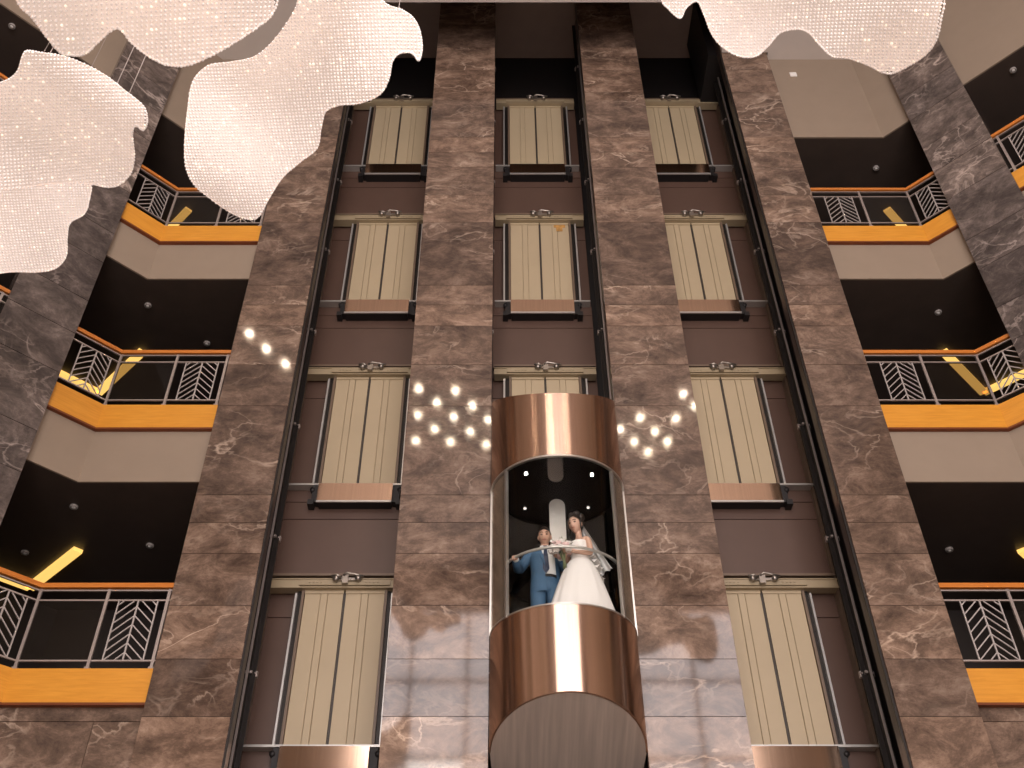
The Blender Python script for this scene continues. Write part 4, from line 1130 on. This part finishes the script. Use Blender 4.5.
# ruffles down the back of the waist
rf = MB()
for j, (dx, dz, r_) in enumerate(((0.125, 1.20, 0.075), (0.16, 1.13, 0.085), (0.19, 1.05, 0.08), (0.17, 0.97, 0.075), (0.21, 0.90, 0.07))):
    rows = []
    for i in range(5):
        f = i / 4; row = []
        for k in range(20):
            a = 2 * PI * k / 20; rr_ = r_ * (0.25 + 0.75 * f) * (1 + 0.22 * math.sin(5 * a + j) * f)
            row.append((dx + 0.03 * f + rr_ * 0.85 * math.cos(a) * 0.9, -0.02 + rr_ * math.sin(a) * 0.9, dz - 0.045 * f + 0.018 * math.cos(5 * a) * f))
        rows.append(row)
    rf.loft(rows, caps=False)
obj('ruffle_bow', rf, M['gown'], br, scale=1)
# veil falling from the bun
vl = MB(); rows = []
top = Vector(T(0, 0.12, 0.075))
for i in range(12):
    f = i / 11; row = []
    for k in range(22):
        q = -1 + 2 * k / 21
        ctr = top.lerp(Vector((0.30, 0.06, 0.98)), f)
        wid = 0.06 + 0.17 * f
        row.append((ctr.x + 0.4 * wid * q + 0.012 * math.sin(q * 9 + 3 * f) * f, ctr.y - wid * q * 0.9 + 0.02 * math.cos(q * 11) * f, ctr.z - 0.05 * q * q))
    rows.append(row)
vl.loft(rows, closed=False); obj('veil', vl, M['veil'], br, scale=1)
obj('hair_comb', MB().tube([T(-0.05, 0.10, 0.10), T(0, 0.12, 0.12), T(0.05, 0.10, 0.10)], 0.010, 8), M['white'], br, scale=1)
for k_ in ('l', 'r'):
    p = Vector(JB['t' + k_][0]); q = Vector(JB['a' + k_][0]); obj('shoe', MB().tube([(p.x, p.y, 0.04), ((p.x + q.x) / 2, (p.y + q.y) / 2, 0.07), (q.x, q.y, 0.12)], [0.035, 0.045, 0.045], 12), M['gown'], br, scale=1)

# --- bouquet held between them
QL = (0.0, 9.43, 7.41)
bq = empty('bouquet', QL, 'round bouquet of white and blush roses held between bride and groom', 'bouquet')
st = MB()
for i in range(9):
    a = i * 2.4; st.tube([(0.05 * math.cos(a), 0.04 * math.sin(a), 0.0), (0.012 * math.cos(a) + 0.03, 0.012 * math.sin(a) + 0.01, -0.16), (0.02 * math.cos(a) + 0.04, 0.02 * math.sin(a) + 0.02, -0.26)], 0.006, 6)
obj('stems', st, M['leaf'], bq, scale=1)
def rose(c, r):
    m = MB()
    for ly, (rad, n, lift_) in enumerate(((0.35, 3, 0.35), (0.65, 5, 0.15), (1.0, 6, -0.1))):
        for k in range(n):
            a = 2 * PI * k / n + ly * 0.6; rows = []
            for i in range(4):
                f = i / 3
                rows.append([(c[0] + r * rad * math.cos(a + q * 0.62) * (0.55 + 0.45 * f), c[1] + r * rad * math.sin(a + q * 0.62) * (0.55 + 0.45 * f), c[2] + r * (lift_ - 0.5 + 0.75 * f - 0.18 * q * q + (0.1 if f == 1 else 0))) for q in (-1, -0.5, 0, 0.5, 1)])
            m.loft(rows, closed=False)
    m.ball((c[0], c[1], c[2] - r * 0.05), r * 0.42, r * 0.42, r * 0.4, 10, 6)
    return m
for i in range(21):
    z = 1 - 1.35 * (i + 0.5) / 21; rho = math.sqrt(max(0, 1 - z * z)); a = i * 2.39996
    c_ = (0.125 * rho * math.cos(a), 0.085 * rho * math.sin(a), 0.125 * z - 0.01)
    obj('rose', rose(c_, 0.050), M['petal_pink'] if i % 3 == 1 else M['petal_white'], bq, scale=1)
lf = MB()
for i in range(16):
    a = i * 2.39996; e = 0.2 + 0.9 * ((i * 7) % 16) / 16
    d = Vector((math.cos(a) * math.cos(e), 0.7 * math.sin(a) * math.cos(e), math.sin(e))); s_ = d.cross(Vector((0, 0, 1))).normalized() * 0.012
    p0, p1, p2 = d * 0.09, d * 0.145, d * 0.195
    lf.add([p0 - s_ * .3, p0 + s_ * .3, p1 + s_, p2, p1 - s_], [(0, 1, 2, 3, 4)], True)
obj('leaves', lf, M['leaf'], bq, scale=1)
